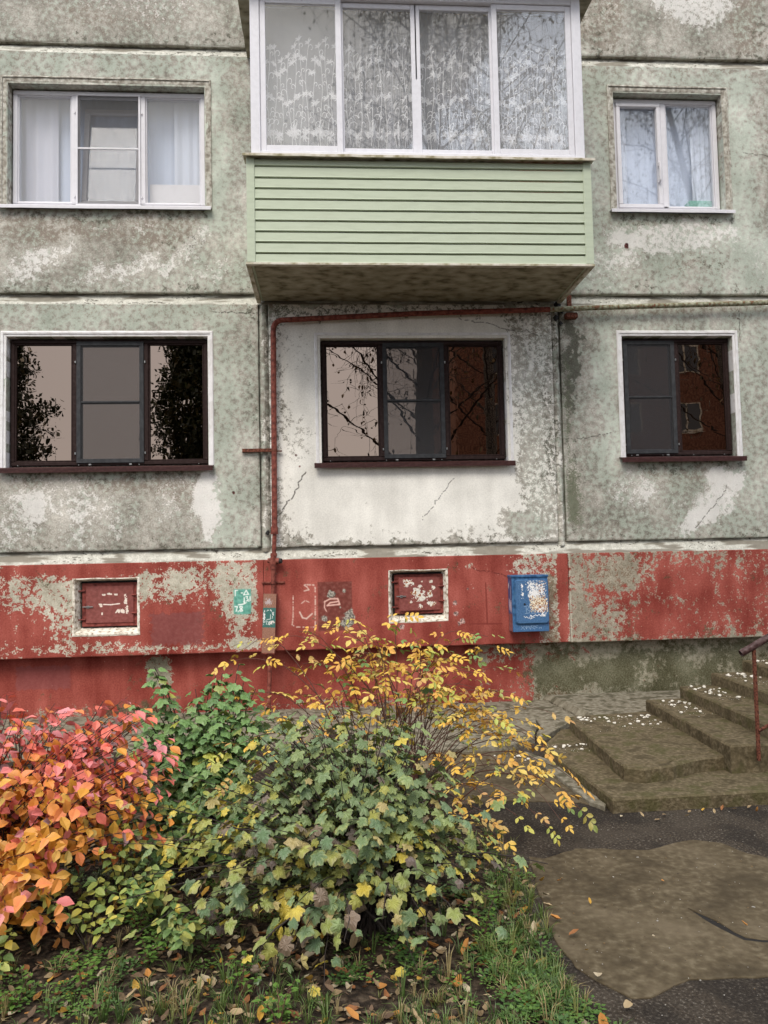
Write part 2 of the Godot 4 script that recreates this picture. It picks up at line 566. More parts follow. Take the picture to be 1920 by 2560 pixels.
	cblob("cream", 0.4, 2.2, 0.4, 0.16, -0.1)
	cblob("white", 2.2, 3.9, 0.06, 0.5, 0.5)
	cblob("white", 2.12, 3.3, 0.05, 0.5, 0.4)
	cblob("white", 2.32, 2.9, 0.05, 0.6, 0.28)
	cblob("brown", 2.28, 3.2, 0.14, 0.9, 0.3)
	cblob("brown", 2.2, 4.1, 0.25, 0.25, 0.4)
	cblob("brown", 0.8, 4.25, 1.8, 0.06, 0.4)
	cblob("moss", -0.5, 4.28, 0.25, 0.08, 0.4)
	cblob("moss", 2.44, 3.4, 0.05, 0.9, 0.3)
	# ground storey, x > 2.6
	cset("green", 2.6, 1.74, 3.2, 4.3, 0.36, 0.1)
	cset("green", 2.95, 2.4, 3.2, 4.2, 0.6, 0.1)
	cset("green", 4.55, 1.74, 6.0, 4.3, 0.5, 0.1)
	cset("speck", 2.7, 2.2, 3.1, 4.2, 0.9, 0.1)
	cset("wet", 2.58, 3.55, 2.76, 4.3, 0.9, 0.08)
	cset("wet", 2.58, 3.2, 2.72, 3.6, 0.75, 0.1)
	cset("moss", 2.58, 1.95, 2.68, 3.8, 0.46, 0.08)
	cblob("moss", 2.7, 2.2, 0.1, 0.4, 0.42)
	cblob("white", 4.28, 2.22, 0.42, 0.2, 0.62, 0.75)
	cblob("white", 4.0, 1.95, 0.3, 0.1, 0.4, 0.4)
	cblob("white", 4.45, 2.4, 0.2, 0.1, 0.4)
	cblob("white", 3.3, 2.32, 0.25, 0.25, 0.36)
	cblob("white", 3.6, 2.15, 0.3, 0.2, 0.26)
	cblob("brown", 3.0, 1.85, 0.4, 0.1, 0.3)
	cblob("brown", 3.75, 2.3, 0.25, 0.15, 0.28)
	# grime under sills, below joints and beside the seams
	for q in [[-3.4, -1.2, 5.34], [3.2, 4.6, 5.36], [-3.4, -1.2, 2.57], [3.2, 4.6, 2.6]]:
		cset("wet", q[0], q[2] - 0.10, q[1], q[2] + 0.02, 0.42, 0.08)
		cset("brown", q[0] + 0.1, q[2] - 0.26, q[1] - 0.1, q[2], 0.42, 0.12)
	for y in [4.32, 7.06]:
		cset("brown", -9, y - 0.10, 9, y + 0.04, 0.42, 0.08)
	for y in [1.78, 4.5, 7.23]:
		cset("wet", -9, y - 0.06, 9, y + 0.03, 0.36, 0.05)
	for x in [-0.76, 2.62]:
		cset("wet", x - 0.03, 1.74, x + 0.03, 4.34, 0.46, 0.06)
	cset("wet", 2.38, 2.2, 2.48, 4.3, 0.42, 0.08)
	cset("wet", -0.62, 2.0, -0.55, 4.3, 0.42, 0.06)
	cset("wet", -0.6, 4.2, 2.5, 4.34, 0.42, 0.06)
	cblob("wet", -1.55, 4.98, 0.35, 0.12, 0.3)
	cblob("wet", 4.2, 4.8, 0.5, 0.12, 0.26)
	cblob("wet", 5.1, 7.5, 0.25, 0.4, 0.3)
	cblob("wet", 3.1, 7.6, 0.25, 0.4, 0.32)
	# painted plinth
	cset("red", -9, 0.64, -0.72, 1.63, 0.60, 0.01)
	cset("red", -0.74, 0.64, 2.33, 1.63, 0.95, 0.03)
	cset("red", 2.58, 0.64, 9, 1.63, 0.52, 0.01)
	cset("red", 2.22, 0.68, 2.45, 1.6, 0.22, 0.06)
	cset("red", 1.9, 1.36, 2.44, 1.63, 0.46, 0.1)
	cset("red", 2.46, 0.64, 2.57, 1.63, 0.97, 0.02)
	cset("brown", 2.22, 0.66, 2.45, 1.55, 0.5, 0.08)
	cblob("red", 1.5, 1.5, 0.4, 0.05, -0.25)
	cset("red", 2.6, 0.64, 2.72, 1.63, 0.25, 0.04)
	cblob("red", -3.1, 1.35, 0.5, 0.2, -0.22)
	cblob("red", -2.75, 1.15, 0.2, 0.35, -0.26)
	cblob("red", -1.75, 1.4, 0.35, 0.2, -0.3)
	cblob("red", -1.35, 1.45, 0.3, 0.16, -0.2)
	cblob("red", -0.95, 1.25, 0.24, 0.4, -0.3)
	cblob("red", -2.4, 1.55, 0.9, 0.07, 0.3)
	cblob("red", -1.7, 0.95, 0.6, 0.2, 0.35)
	cblob("red", -3.2, 0.9, 0.5, 0.2, 0.12)
	cblob("red", -2.0, 0.74, 1.6, 0.05, -0.2)
	cblob("red", -0.85, 0.76, 0.2, 0.06, -0.4)
	cblob("red", 3.1, 1.4, 0.35, 0.2, -0.3)
	cblob("red", 2.9, 0.9, 0.3, 0.2, -0.22)
	cblob("red", 3.8, 1.3, 0.3, 0.2, 0.26)
	cblob("red", 4.4, 1.1, 0.5, 0.3, 0.14)
	cblob("red", 3.6, 0.85, 0.4, 0.2, 0.2)
	cblob("brown", 2.28, 1.0, 0.06, 0.4, 0.3)
	cblob("brown", -1.0, 1.55, 0.3, 0.06, 0.4)
	cblob("brown", 3.0, 1.3, 0.5, 0.3, 0.35)
	cblob("brown", -2.9, 0.95, 0.5, 0.2, 0.3)
	# base under the overhang
	cset("red", -9, -1, 1.55, 0.64, 0.97, 0.01)
	cset("red", 1.5, -1, 2.2, 0.5, 0.66, 0.12)
	cset("red", 1.55, 0.48, 2.3, 0.64, 0.40, 0.06)
	cset("red", 2.25, -1, 9, 0.64, 0.03, 0.14)
	cset("red", -1.95, 0.30, -1.66, 0.62, 0.2, 0.08)
	cset("red", -9, -1, 1.9, 0.14, 0.55, 0.1)
	cset("moss", 2.0, 0.0, 9, 0.66, 0.42, 0.2)
	cset("moss", 2.9, 0.0, 9, 0.45, 0.52, 0.2)
	cblob("red", 2.5, 0.5, 0.2, 0.08, 0.3)
	cblob("red", 2.75, 0.55, 0.12, 0.06, 0.3)
	cblob("moss", 2.5, 0.3, 0.5, 0.2, 0.24)
	cblob("moss", 3.4, 0.25, 0.6, 0.25, 0.26)
	cblob("green", 2.85, 0.45, 0.4, 0.16, 0.5)
	cset("green", 2.1, 0.2, 9, 0.62, 0.2, 0.2)
	cblob("brown", 2.2, 0.12, 0.8, 0.1, 0.4)
	cblob("moss", -1.6, 0.1, 0.9, 0.1, 0.4)

func facade_material() -> StandardMaterial3D:
	var w := int(FW * PPM)
	var h := int(FH * PPM)
	facade_controls()
	var c1 := cimg(["green", "white", "brown", "cream"], w, h)
	var c2 := cimg(["red", "moss", "wet", "speck"], w, h)
	var n1 := noise_bytes(w, h, FastNoiseLite.TYPE_SIMPLEX_SMOOTH, 0.33, 2, 3)
	var n2 := noise_bytes(w, h, FastNoiseLite.TYPE_SIMPLEX_SMOOTH, 0.085, 6, 4)
	var n3 := noise_bytes(w, h, FastNoiseLite.TYPE_SIMPLEX_SMOOTH, 0.014, 6, 5)
	var ns := noise_bytes(w, h, FastNoiseLite.TYPE_SIMPLEX_SMOOTH, 0.03, 4, 6, 1.0, 6.0)
	var nh := noise_bytes(w, h, FastNoiseLite.TYPE_SIMPLEX_SMOOTH, 0.05, 4, 7, 7.0, 1.0)
	var n4 := noise_bytes(w, h, FastNoiseLite.TYPE_SIMPLEX_SMOOTH, 0.006, 4, 8)
	var rgb := PackedByteArray()
	rgb.resize(w * h * 3)
	var hgt := PackedByteArray()
	hgt.resize(w * h)
	var total := w * h
	var off := 431 * w + 97
	for j in h:
		var y := FY0 + FH - (j + 0.5) / PPM
		var zone := 0
		if y < 1.615:
			zone = 1
		elif y < 1.74 or (y > 4.345 and y < 4.475) or (y > 7.085 and y < 7.205):
			zone = 2
		for i in w:
			var k := j * w + i
			var k4 := k * 4
			var a1 := n1[k]
			var a2 := n2[k]
			var a3 := n3[k]
			var o := k + off
			if o >= total:
				o -= total
			var b2 := n2[o]
			var st := ns[k]
			var p := 128.0 + (a2 * 0.36 + a1 * 0.36 + a3 * 0.18 + st * 0.10 - 128.0) * 2.0
			var q := 128.0 + (b2 * 0.46 + n1[o] * 0.34 + st * 0.2 - 128.0) * 1.8
			var wi := clampi(i + int((n3[o] - 128) * 0.16 + (b2 - 128) * 0.06), 0, w - 1)
			var wj := clampi(j + int((a3 - 128) * 0.16 + (a2 - 128) * 0.06), 0, h - 1)
			var w4 := (wj * w + wi) * 4
			var r := 0.0
			var g := 0.0
			var b := 0.0
			var ht := 100.0
			var fine := (a1 - 128) * 0.17
			if zone == 1:
				# bare under-coat and concrete
				var u := (a3 - 128) * 0.16 + (b2 - 128) * 0.14 + fine
				r = 180.0 + u
				g = 174.0 + u
				b = 157.0 + u
				if i > 1107 and y > 0.66:
					r -= 26.0
					g -= 28.0
					b -= 28.0
				var br := clampf((c1[w4 + 2] * 0.9 - p + 50.0) * 0.02, 0.0, 1.0)
				r += (122.0 - r) * br * 0.75
				g += (100.0 - g) * br * 0.75
				b += (80.0 - b) * br * 0.75
				var gr := clampf((c1[w4] - q) * 0.03 + 0.4, 0.0, 1.0) * (1.0 if y < 0.66 else 0.0)
				r += (150.0 - r) * gr
				g += (160.0 - g) * gr
				b += (136.0 - b) * gr
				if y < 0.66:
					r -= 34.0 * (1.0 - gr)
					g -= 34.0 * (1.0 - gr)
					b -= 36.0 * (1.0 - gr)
				var pr := 128.0 + (a2 * 0.45 + st * 0.25 + a1 * 0.3 - 128.0) * 2.1
				var rd := clampf((c2[k4] * 1.1 - pr * 0.8 - 18.0) * (0.09 if i < 1107 else 0.03) + 0.5, 0.0, 1.0)
				var v := (st - 128) * 0.14 + (a3 - 128) * 0.13 + (n4[k] - 128) * 0.12 + fine * 0.7
				r += (149.0 + v - r) * rd
				g += (74.0 + v * 0.85 - g) * rd
				b += (64.0 + v * 0.8 - b) * rd
				ht += 70.0 * rd
				# small nicks in sound paint
				if rd > 0.8 and a1 > 232 and b2 > 150:
					r = 196.0
					g = 160.0
					b = 146.0
					ht -= 60.0
				var mv := 128.0 + (n3[o] * 0.5 + b2 * 0.3 + n1[o] * 0.2 - 128.0) * 2.2
				var ms := clampf((c2[k4 + 1] * 1.1 - mv) * 0.018 + 0.45, 0.0, 1.0)
				var tone := (a3 - 128) * 0.25 + fine * 1.5
				r += (90.0 + tone - r) * ms * 0.8
				g += (88.0 + tone - g) * ms * 0.8
				b += (66.0 + tone - b) * ms * 0.8
				ht += 20.0 * ms
			else:
				var u := (a3 - 128) * 0.26 + (n4[k] - 128) * 0.16 + (b2 - 128) * 0.18 + (st - 128) * 0.16 + fine * 1.4
				r = 150.0 + u
				g = 145.0 + u
				b = 135.0 + u
				var br := clampf((c1[w4 + 2] - q * 0.8 + 10.0) * 0.04, 0.0, 1.0)
				r += (134.0 - r) * br * 0.75
				g += (122.0 - g) * br * 0.75
				b += (110.0 - b) * br * 0.75
				# pale grit
				var sp := c2[k4 + 3]
				if a1 > 205 - sp * 0.16:
					var d := minf((a1 - (205 - sp * 0.16)) * 0.02, 1.0) * 0.6
					r += (198.0 - r) * d
					g += (194.0 - g) * d
					b += (184.0 - b) * d
					ht += 40.0 * d
				var gr := clampf((c1[w4] * 1.05 - p) * 0.016 + 0.5, 0.0, 1.0)
				var v := (a3 - 128) * 0.14 + (n4[k] - 128) * 0.14 + fine * 0.8 + (st - 128) * 0.10
				r += (184.0 + v - r) * gr
				g += (190.0 + v - g) * gr
				b += (177.0 + v - b) * gr
				ht += 50.0 * gr
				var wh := clampf((c1[w4 + 1] * 1.1 - q * 0.95) * 0.014 + 0.4, 0.0, 1.0)
				r += (224.0 + v * 0.6 - r) * wh * 0.9
				g += (221.0 + v * 0.6 - g) * wh * 0.9
				b += (216.0 + v * 0.6 - b) * wh * 0.9
				ht += 40.0 * wh
				var cr := c1[w4 + 3]
				if cr > 2:
					var cc := clampf((cr * 1.08 - p * 0.9) * 0.035 + 0.4, 0.0, 1.0)
					r += (228.0 + v * 0.7 - r) * cc
					g += (225.0 + v * 0.7 - g) * cc
					b += (217.0 + v * 0.7 - b) * cc
					ht += 50.0 * cc
				var wt := clampf((c2[w4 + 2] - q * 0.75) * 0.018, 0.0, 0.75)
				r += (84.0 + fine - r) * wt
				g += (83.0 + fine - g) * wt
				b += (72.0 + fine - b) * wt
				var ms := clampf((c2[k4 + 1] - p * 0.9) * 0.025 + 0.4, 0.0, 1.0) if c2[k4 + 1] > 3 else 0.0
				r += (98.0 - r) * ms * 0.75
				g += (101.0 - g) * ms * 0.75
				b += (82.0 - b) * ms * 0.75
				if zone == 2:
					# lime mortar in the joints, flaking in long strips
					var f := nh[k]
					var sh := clampf((f - 92) * 0.05, 0.0, 1.0)
					var tone := (b2 - 128) * 0.16 + fine
					var mr := 196.0 + tone
					var mg := 194.0 + tone
					var mb := 183.0 + tone
					mr += (136.0 - mr) * (1.0 - sh)
					mg += (130.0 - mg) * (1.0 - sh)
					mb += (118.0 - mb) * (1.0 - sh)
					if f > 172 and f < 178:
						mr = 84.0
						mg = 79.0
						mb = 72.0
					r += (mr - r) * 0.9
					g += (mg - g) * 0.9
					b += (mb - b) * 0.9
					ht = 60.0 + f * 0.5
			var k3 := k * 3
			rgb[k3] = int(clampf(r, 0.0, 255.0))
			rgb[k3 + 1] = int(clampf(g, 0.0, 255.0))
			rgb[k3 + 2] = int(clampf(b, 0.0, 255.0))
			hgt[k] = int(clampf(ht + (a1 - 128) * 0.25 + (a2 - 128) * 0.2, 0.0, 255.0))
	var im := Image.create_from_data(w, h, false, Image.FORMAT_RGB8, rgb)
	facade_marks(im)
	var m := StandardMaterial3D.new()
	m.albedo_texture = ImageTexture.create_from_image(im)
	m.roughness = 0.92
	m.metallic_specular = 0.35
	m.heightmap_enabled = true
	m.heightmap_texture = ImageTexture.create_from_image(Image.create_from_data(w, h, false, Image.FORMAT_L8, hgt))
	m.heightmap_scale = 0.3
	return m

func fpx(x: float, y: float) -> Vector2:
	return Vector2((x - FX0) * PPM, (FY0 + FH - y) * PPM)

func dab(im: Image, p: Vector2, rad: float, c: Color, cover := 1.0) -> void:
	for j in range(maxi(0, int(p.y - rad - 1)), mini(im.get_height(), int(p.y + rad + 2))):
		for i in range(maxi(0, int(p.x - rad - 1)), mini(im.get_width(), int(p.x + rad + 2))):
			var k := clampf(rad + 0.5 - p.distance_to(Vector2(i + 0.5, j + 0.5)), 0.0, 1.0) * cover
			if k > 0.0:
				var o := im.get_pixel(i, j)
				var t := o.lerp(c, k)
				if o.a < 1.0:
					t = Color(c.r, c.g, c.b, maxf(o.a, k * c.a))
				im.set_pixel(i, j, t)

# a brush line in picture points
func stroke(im: Image, pts: Array, wid: float, c: Color, cover := 1.0, broken := 0.0) -> void:
	for s in pts.size() - 1:
		var a: Vector2 = pts[s]
		var b: Vector2 = pts[s + 1]
		var n := maxi(1, int(a.distance_to(b) / maxf(0.5, wid * 0.35)))
		for k in n + 1:
			var p := a.lerp(b, float(k) / n)
			if broken > 0.0 and fn.get_noise_2d(p.x * 0.21, p.y * 0.21) < broken - 0.5:
				continue
			dab(im, p, wid * 0.5 * (0.8 + 0.4 * absf(fn.get_noise_2d(p.x * 0.13 + 50.0, p.y * 0.13))), c, cover)

func patch_px(im: Image, x0: float, y0: float, x1: float, y1: float, c: Color, cover: float, edge := 0.02, grain := 0.3) -> void:
	var a := fpx(x0, y1)
	var b := fpx(x1, y0)
	for j in range(int(a.y), int(b.y)):
		for i in range(int(a.x), int(b.x)):
			var d := minf(minf(i - a.x, b.x - i), minf(j - a.y, b.y - j)) / PPM
			var e := fn.get_noise_2d(i * 0.12, j * 0.12)
			var k := clampf((d - edge * 0.5 + e * edge) / 0.012, 0.0, 1.0) * cover
			if k > 0.0:
				var t := c.lightened(clampf(e * grain, 0.0, 0.4)).darkened(clampf(-e * grain, 0.0, 0.4))
				im.set_pixel(i, j, im.get_pixel(i, j).lerp(t, k))

func splotch(im: Image, x: float, y: float, rad: float, c: Color, sd: float) -> void:
	var p := fpx(x, y)
	var rp := rad * PPM
	for j in range(int(p.y - rp * 1.6), int(p.y + rp * 1.6)):
		for i in range(int(p.x - rp * 1.6), int(p.x + rp * 1.6)):
			var v := Vector2(i, j) - p
			var e := fn.get_noise_3d(i * 0.09, j * 0.09, sd)
			var k := clampf((rp * (1.0 + 0.8 * e) - v.length()) * 0.8, 0.0, 1.0)
			if k > 0.0 and i >= 0 and j >= 0 and i < im.get_width() and j < im.get_height():
				var t := c.darkened(clampf(0.5 - fn.get_noise_3d(i * 0.3, j * 0.3, sd + 9.0) * 2.0 - 0.4, 0.0, 0.5))
				im.set_pixel(i, j, im.get_pixel(i, j).lerp(t, k))

func wall_line(im: Image, pts: Array, wid: float, c: Color, cover := 1.0, broken := 0.0) -> void:
	var out := []
	for p in pts:
		out.append(fpx(p[0], p[1]))
	stroke(im, out, wid, c, cover, broken)

func crack(im: Image, a: Vector2, b: Vector2, c: Color, wid := 1.2, wander := 0.05) -> void:
	var pts := []
	var n := 14
	for k in n + 1:
		var t := float(k) / n
		var p := a.lerp(b, t) + Vector2(fn.get_noise_2d(t * 9.0 + a.x * 31.0, a.y), fn.get_noise_2d(a.y * 17.0, t * 9.0 + a.x)) * wander
		pts.append(fpx(p.x, p.y))
	stroke(im, pts, wid, c, 0.85, 0.35)

func facade_marks(im: Image) -> void:
	var dark := srgb(74, 70, 64)
	var pale := srgb(214, 186, 172)
	# fine cracks
	crack(im, Vector2(-0.46, 2.15), Vector2(-0.2, 2.6), dark, 1.4, 0.05)
	crack(im, Vector2(-0.6, 2.0), Vector2(-0.46, 2.15), dark, 1.0, 0.02)
	crack(im, Vector2(1.0, 2.0), Vector2(1.35, 2.45), dark, 0.8, 0.04)
	crack(im, Vector2(2.7, 2.86), Vector2(3.1, 2.92), dark, 1.0, 0.03)
	crack(im, Vector2(4.0, 1.85), Vector2(4.4, 2.3), dark, 0.8, 0.05)
	crack(im, Vector2(4.62, 3.95), Vector2(4.62, 4.3), dark, 1.0, 0.01)
	crack(im, Vector2(-1.2, 4.26), Vector2(-0.75, 4.25), dark, 1.2, 0.02)
	crack(im, Vector2(4.85, 4.7), Vector2(4.9, 5.1), srgb(196, 196, 188), 1.0, 0.02)
	crack(im, Vector2(4.75, 6.1), Vector2(5.3, 6.05), dark, 0.9, 0.02)
	crack(im, Vector2(3.2, 4.9), Vector2(3.3, 4.6), srgb(200, 199, 190), 1.2, 0.03)
	crack(im, Vector2(1.55, 1.47), Vector2(2.0, 1.36), srgb(96, 44, 38), 1.2, 0.06)
	crack(im, Vector2(1.42, 4.2), Vector2(2.4, 4.0), dark, 0.8, 0.05)
	# torn holes and nail marks
	for p in [[-0.34, 2.72, 0.012], [-0.3, 2.6, 0.012], [-1.0, 2.33, 0.016], [5.1, 3.3, 0.016], [4.6, 4.2, 0.012], [3.36, 5.02, 0.028], [5.1, 2.45, 0.012]]:
		splotch(im, p[0], p[1], p[2], srgb(92, 52, 48), p[0])
	# purple-brown overpaint rectangles
	patch_px(im, -1.88, 0.73, -1.29, 1.12, srgb(122, 70, 68), 0.72, 0.05, 0.1)
	patch_px(im, -3.29, 0.3, -2.7, 0.58, srgb(132, 76, 76), 0.6, 0.03, 0.08)
	patch_px(im, -0.14, 0.85, 0.235, 1.38, srgb(112, 58, 50), 0.9, 0.004, 0.2)
	for p in [[0.0, 1.24, 0.045], [0.15, 1.27, 0.025], [-0.07, 0.99, 0.035], [0.2, 1.03, 0.05], [0.17, 0.96, 0.07], [0.24, 1.0, 0.03], [0.1, 1.1, 0.015]]:
		splotch(im, p[0], p[1], p[2], srgb(170, 163, 150), p[1] * 7.0)
	for p in [[1.32, 1.12, 0.028], [1.33, 1.0, 0.03], [1.4, 0.93, 0.03], [1.36, 0.9, 0.025], [1.46, 1.26, 0.014], [1.52, 1.27, 0.016], [1.5, 1.31, 0.012], [0.75, 0.88, 0.03]]:
		splotch(im, p[0], p[1], p[2], srgb(206, 170, 160), p[0] * 5.0)
	# scratched outlines
	wall_line(im, [[-0.27, 1.34], [-0.24, 1.32], [-0.22, 1.29], [-0.27, 1.28]], 1.8, pale, 0.9)
	wall_line(im, [[-0.26, 1.345], [-0.17, 1.34], [-0.155, 1.31], [-0.155, 1.2], [-0.16, 0.9]], 2.2, pale, 0.9, 0.42)
	wall_line(im, [[-0.385, 1.23], [-0.39, 1.0], [-0.4, 0.93], [-0.36, 0.905], [-0.17, 0.9]], 1.8, pale, 0.9, 0.42)
	wall_line(im, [[-0.32, 1.06], [-0.29, 1.0], [-0.25, 0.99], [-0.19, 1.04]], 2.6, pale, 0.95)
	wall_line(im, [[-0.3, 1.15], [-0.26, 1.18], [-0.22, 1.16]], 1.4, pale, 0.8, 0.4)
	wall_line(im, [[-0.06, 1.16], [0.0, 1.19], [0.08, 1.19], [0.1, 1.13], [-0.03, 1.12], [0.0, 1.15], [0.08, 1.16]], 2.6, srgb(222, 180, 166), 0.95)
	wall_line(im, [[-0.055, 1.17], [-0.06, 1.1], [-0.04, 1.06]], 1.6, srgb(222, 180, 166), 0.9)
	# a lost fitting: painted-over iron ridge
	wall_line(im, [[1.66, 1.32], [1.665, 0.89]], 2.6, srgb(128, 58, 50), 0.8)
	wall_line(im, [[1.47, 0.888], [1.82, 0.88]], 2.4, srgb(126, 56, 48), 0.9)
	# teal survey mark with figures
	patch_px(im, -1.015, 1.046, -0.815, 1.326, srgb(98, 166, 148), 0.96, 0.008, 0.3)
	var wt := srgb(236, 240, 234)
	wall_line(im, [[-0.985, 1.245], [-0.985, 1.302], [-0.96, 1.302]], 1.5, wt)
	wall_line(im, [[-0.925, 1.275], [-0.91, 1.275]], 1.6, wt)
	wall_line(im, [[-0.9, 1.255], [-0.872, 1.302], [-0.848, 1.258], [-0.9, 1.255]], 1.6, wt)
	wall_line(im, [[-0.893, 1.225], [-0.893, 1.17]], 1.9, wt)
	wall_line(im, [[-0.955, 1.152], [-0.9, 1.158], [-0.875, 1.172]], 1.9, wt)
	wall_line(im, [[-0.9, 1.185], [-0.893, 1.165], [-0.875, 1.172]], 1.6, wt)
	wall_line(im, [[-0.878, 1.235], [-0.858, 1.235], [-0.866, 1.215], [-0.852, 1.205], [-0.858, 1.193], [-0.874, 1.19]], 1.5, wt)
	wall_line(im, [[-0.845, 1.19], [-0.846, 1.186]], 1.6, wt)
	wall_line(im, [[-0.832, 1.235], [-0.832, 1.192]], 1.6, wt)
	wall_line(im, [[-0.99, 1.135], [-0.965, 1.135], [-0.978, 1.085]], 1.8, wt)
	wall_line(im, [[-0.956, 1.088], [-0.957, 1.08]], 1.6, wt)
	var e8 := []
	for k in 25:
		var a := TAU * k / 24.0
		e8.append([-0.927 + sin(2.0 * a) * 0.013, 1.11 + cos(a) * 0.026])
	wall_line(im, e8, 1.7, wt)

# ------------------------------------------------------------------ lace: flowers and scrolls worked in white on a sheer net
func lace_material() -> StandardMaterial3D:
	var w := 640
	var h := 896
	var im := Image.create(w, h, false, Image.FORMAT_RGBA8)
	im.fill(Color(0.85, 0.85, 0.87, 0.36))
	var r := RandomNumberGenerator.new()
	r.seed = 77
	var c := Color(0.97, 0.97, 0.98, 0.98)
	for col in 3:
		var x0 := w * (col + 0.5) / 3.0
		for s in 4:
			var pts := []
			var x := x0 + (s - 1.5) * 44.0
			var yb := h * 0.93
			var yt := h * (0.12 + r.randf() * 0.16 + 0.08 * absf(s - 1.5))
			for k in 18:
				var t := k / 17.0
				pts.append(Vector2(x + sin(t * 6.0 + s * 2.0 + col) * 15.0 + (s - 1.5) * 14.0 * t, lerpf(yb, yt, t)))
			stroke(im, pts, 4.0, c)
			for k in range(2, 18, 2):
				var p: Vector2 = pts[k]
				var sd := 1.0 if (k / 2) % 2 == 0 else -1.0
				curl(im, p, sd, 30.0 + r.randf() * 24.0, c)
				if k % 3 == 2:
					bloom(im, p + Vector2(sd * (20 + r.randf() * 20), -8), 26.0 + r.randf() * 16.0, r.randf() * TAU, c, 5)
			bloom(im, pts[17], 34.0, -1.2, c, 4)
		bloom(im, Vector2(x0 - 30, h * 0.83), 52.0, 0.3, c, 8)
		bloom(im, Vector2(x0 + 52, h * 0.86), 40.0, 1.0, c, 7)
		curl(im, Vector2(x0 - 20, h * 0.73), 1.0, 48.0, c)
		curl(im, Vector2(x0 + 60, h * 0.73), -1.0, 48.0, c)
	# scalloped hem
	for i in w:
		var e := h - 8.0 - 16.0 * absf(sin(i * PI * 9.0 / w))
		for j in range(int(e), h):
			im.set_pixel(i, j, Color(0.9, 0.9, 0.9, 0.0))
		for j in range(int(e) - 4, int(e)):
			im.set_pixel(i, j, c)
	var m := StandardMaterial3D.new()
	m.albedo_texture = ImageTexture.create_from_image(im)
	m.transparency = BaseMaterial3D.TRANSPARENCY_ALPHA
	m.roughness = 0.95
	m.backlight_enabled = true
	m.backlight = Color(0.5, 0.5, 0.5)
	return m

func curl(im: Image, p: Vector2, sd: float, size: float, c: Color) -> void:
	var pts := []
	for k in 16:
		var t := k / 15.0
		var a := t * 4.6
		pts.append(p + Vector2(sd * (size * 0.5 + cos(PI - a) * size * 0.5 * (1.0 - t * 0.6)), -sin(a) * size * 0.6 * (1.0 - t * 0.5) - size * 0.25 * t))
	stroke(im, pts, 4.6, c)

func bloom(im: Image, p: Vector2, size: float, ang: float, c: Color, petals: int) -> void:
	for k in petals:
		# small flowers open upward like lilies, large ones spread like daisies
		var a := ang + TAU * k / petals * 0.8 if petals > 6 else -PI * 0.5 + sin(ang) * 0.6 + (k - (petals - 1) * 0.5) * 0.55
		var d := Vector2(cos(a), sin(a))
		var nrm := Vector2(-d.y, d.x) * (1.0 if k * 2 >= petals else -1.0)
		var tip := []
		for q in 9:
			var t := q / 8.0
			var o := p + d * size * (t - 0.15 * t * t) + nrm * t * t * size * 0.34
			tip.append(o + nrm * size * 0.10 * sin(PI * t))
			dab(im, o, size * 0.15 * sin(PI * clampf(t * 0.85 + 0.12, 0.0, 1.0)) + 0.8, Color(c.r, c.g, c.b, 0.78), 0.9)
		tip.append(p + d * size * 0.78 + nrm * size * 0.5)
		stroke(im, tip, 2.4, c)
# ------------------------------------------------------------------ ground
func P2(a: Array) -> PackedVector2Array:
	var o := PackedVector2Array()
	for i in range(0, a.size(), 2):
		o.append(Vector2(a[i], a[i + 1]))
	return o

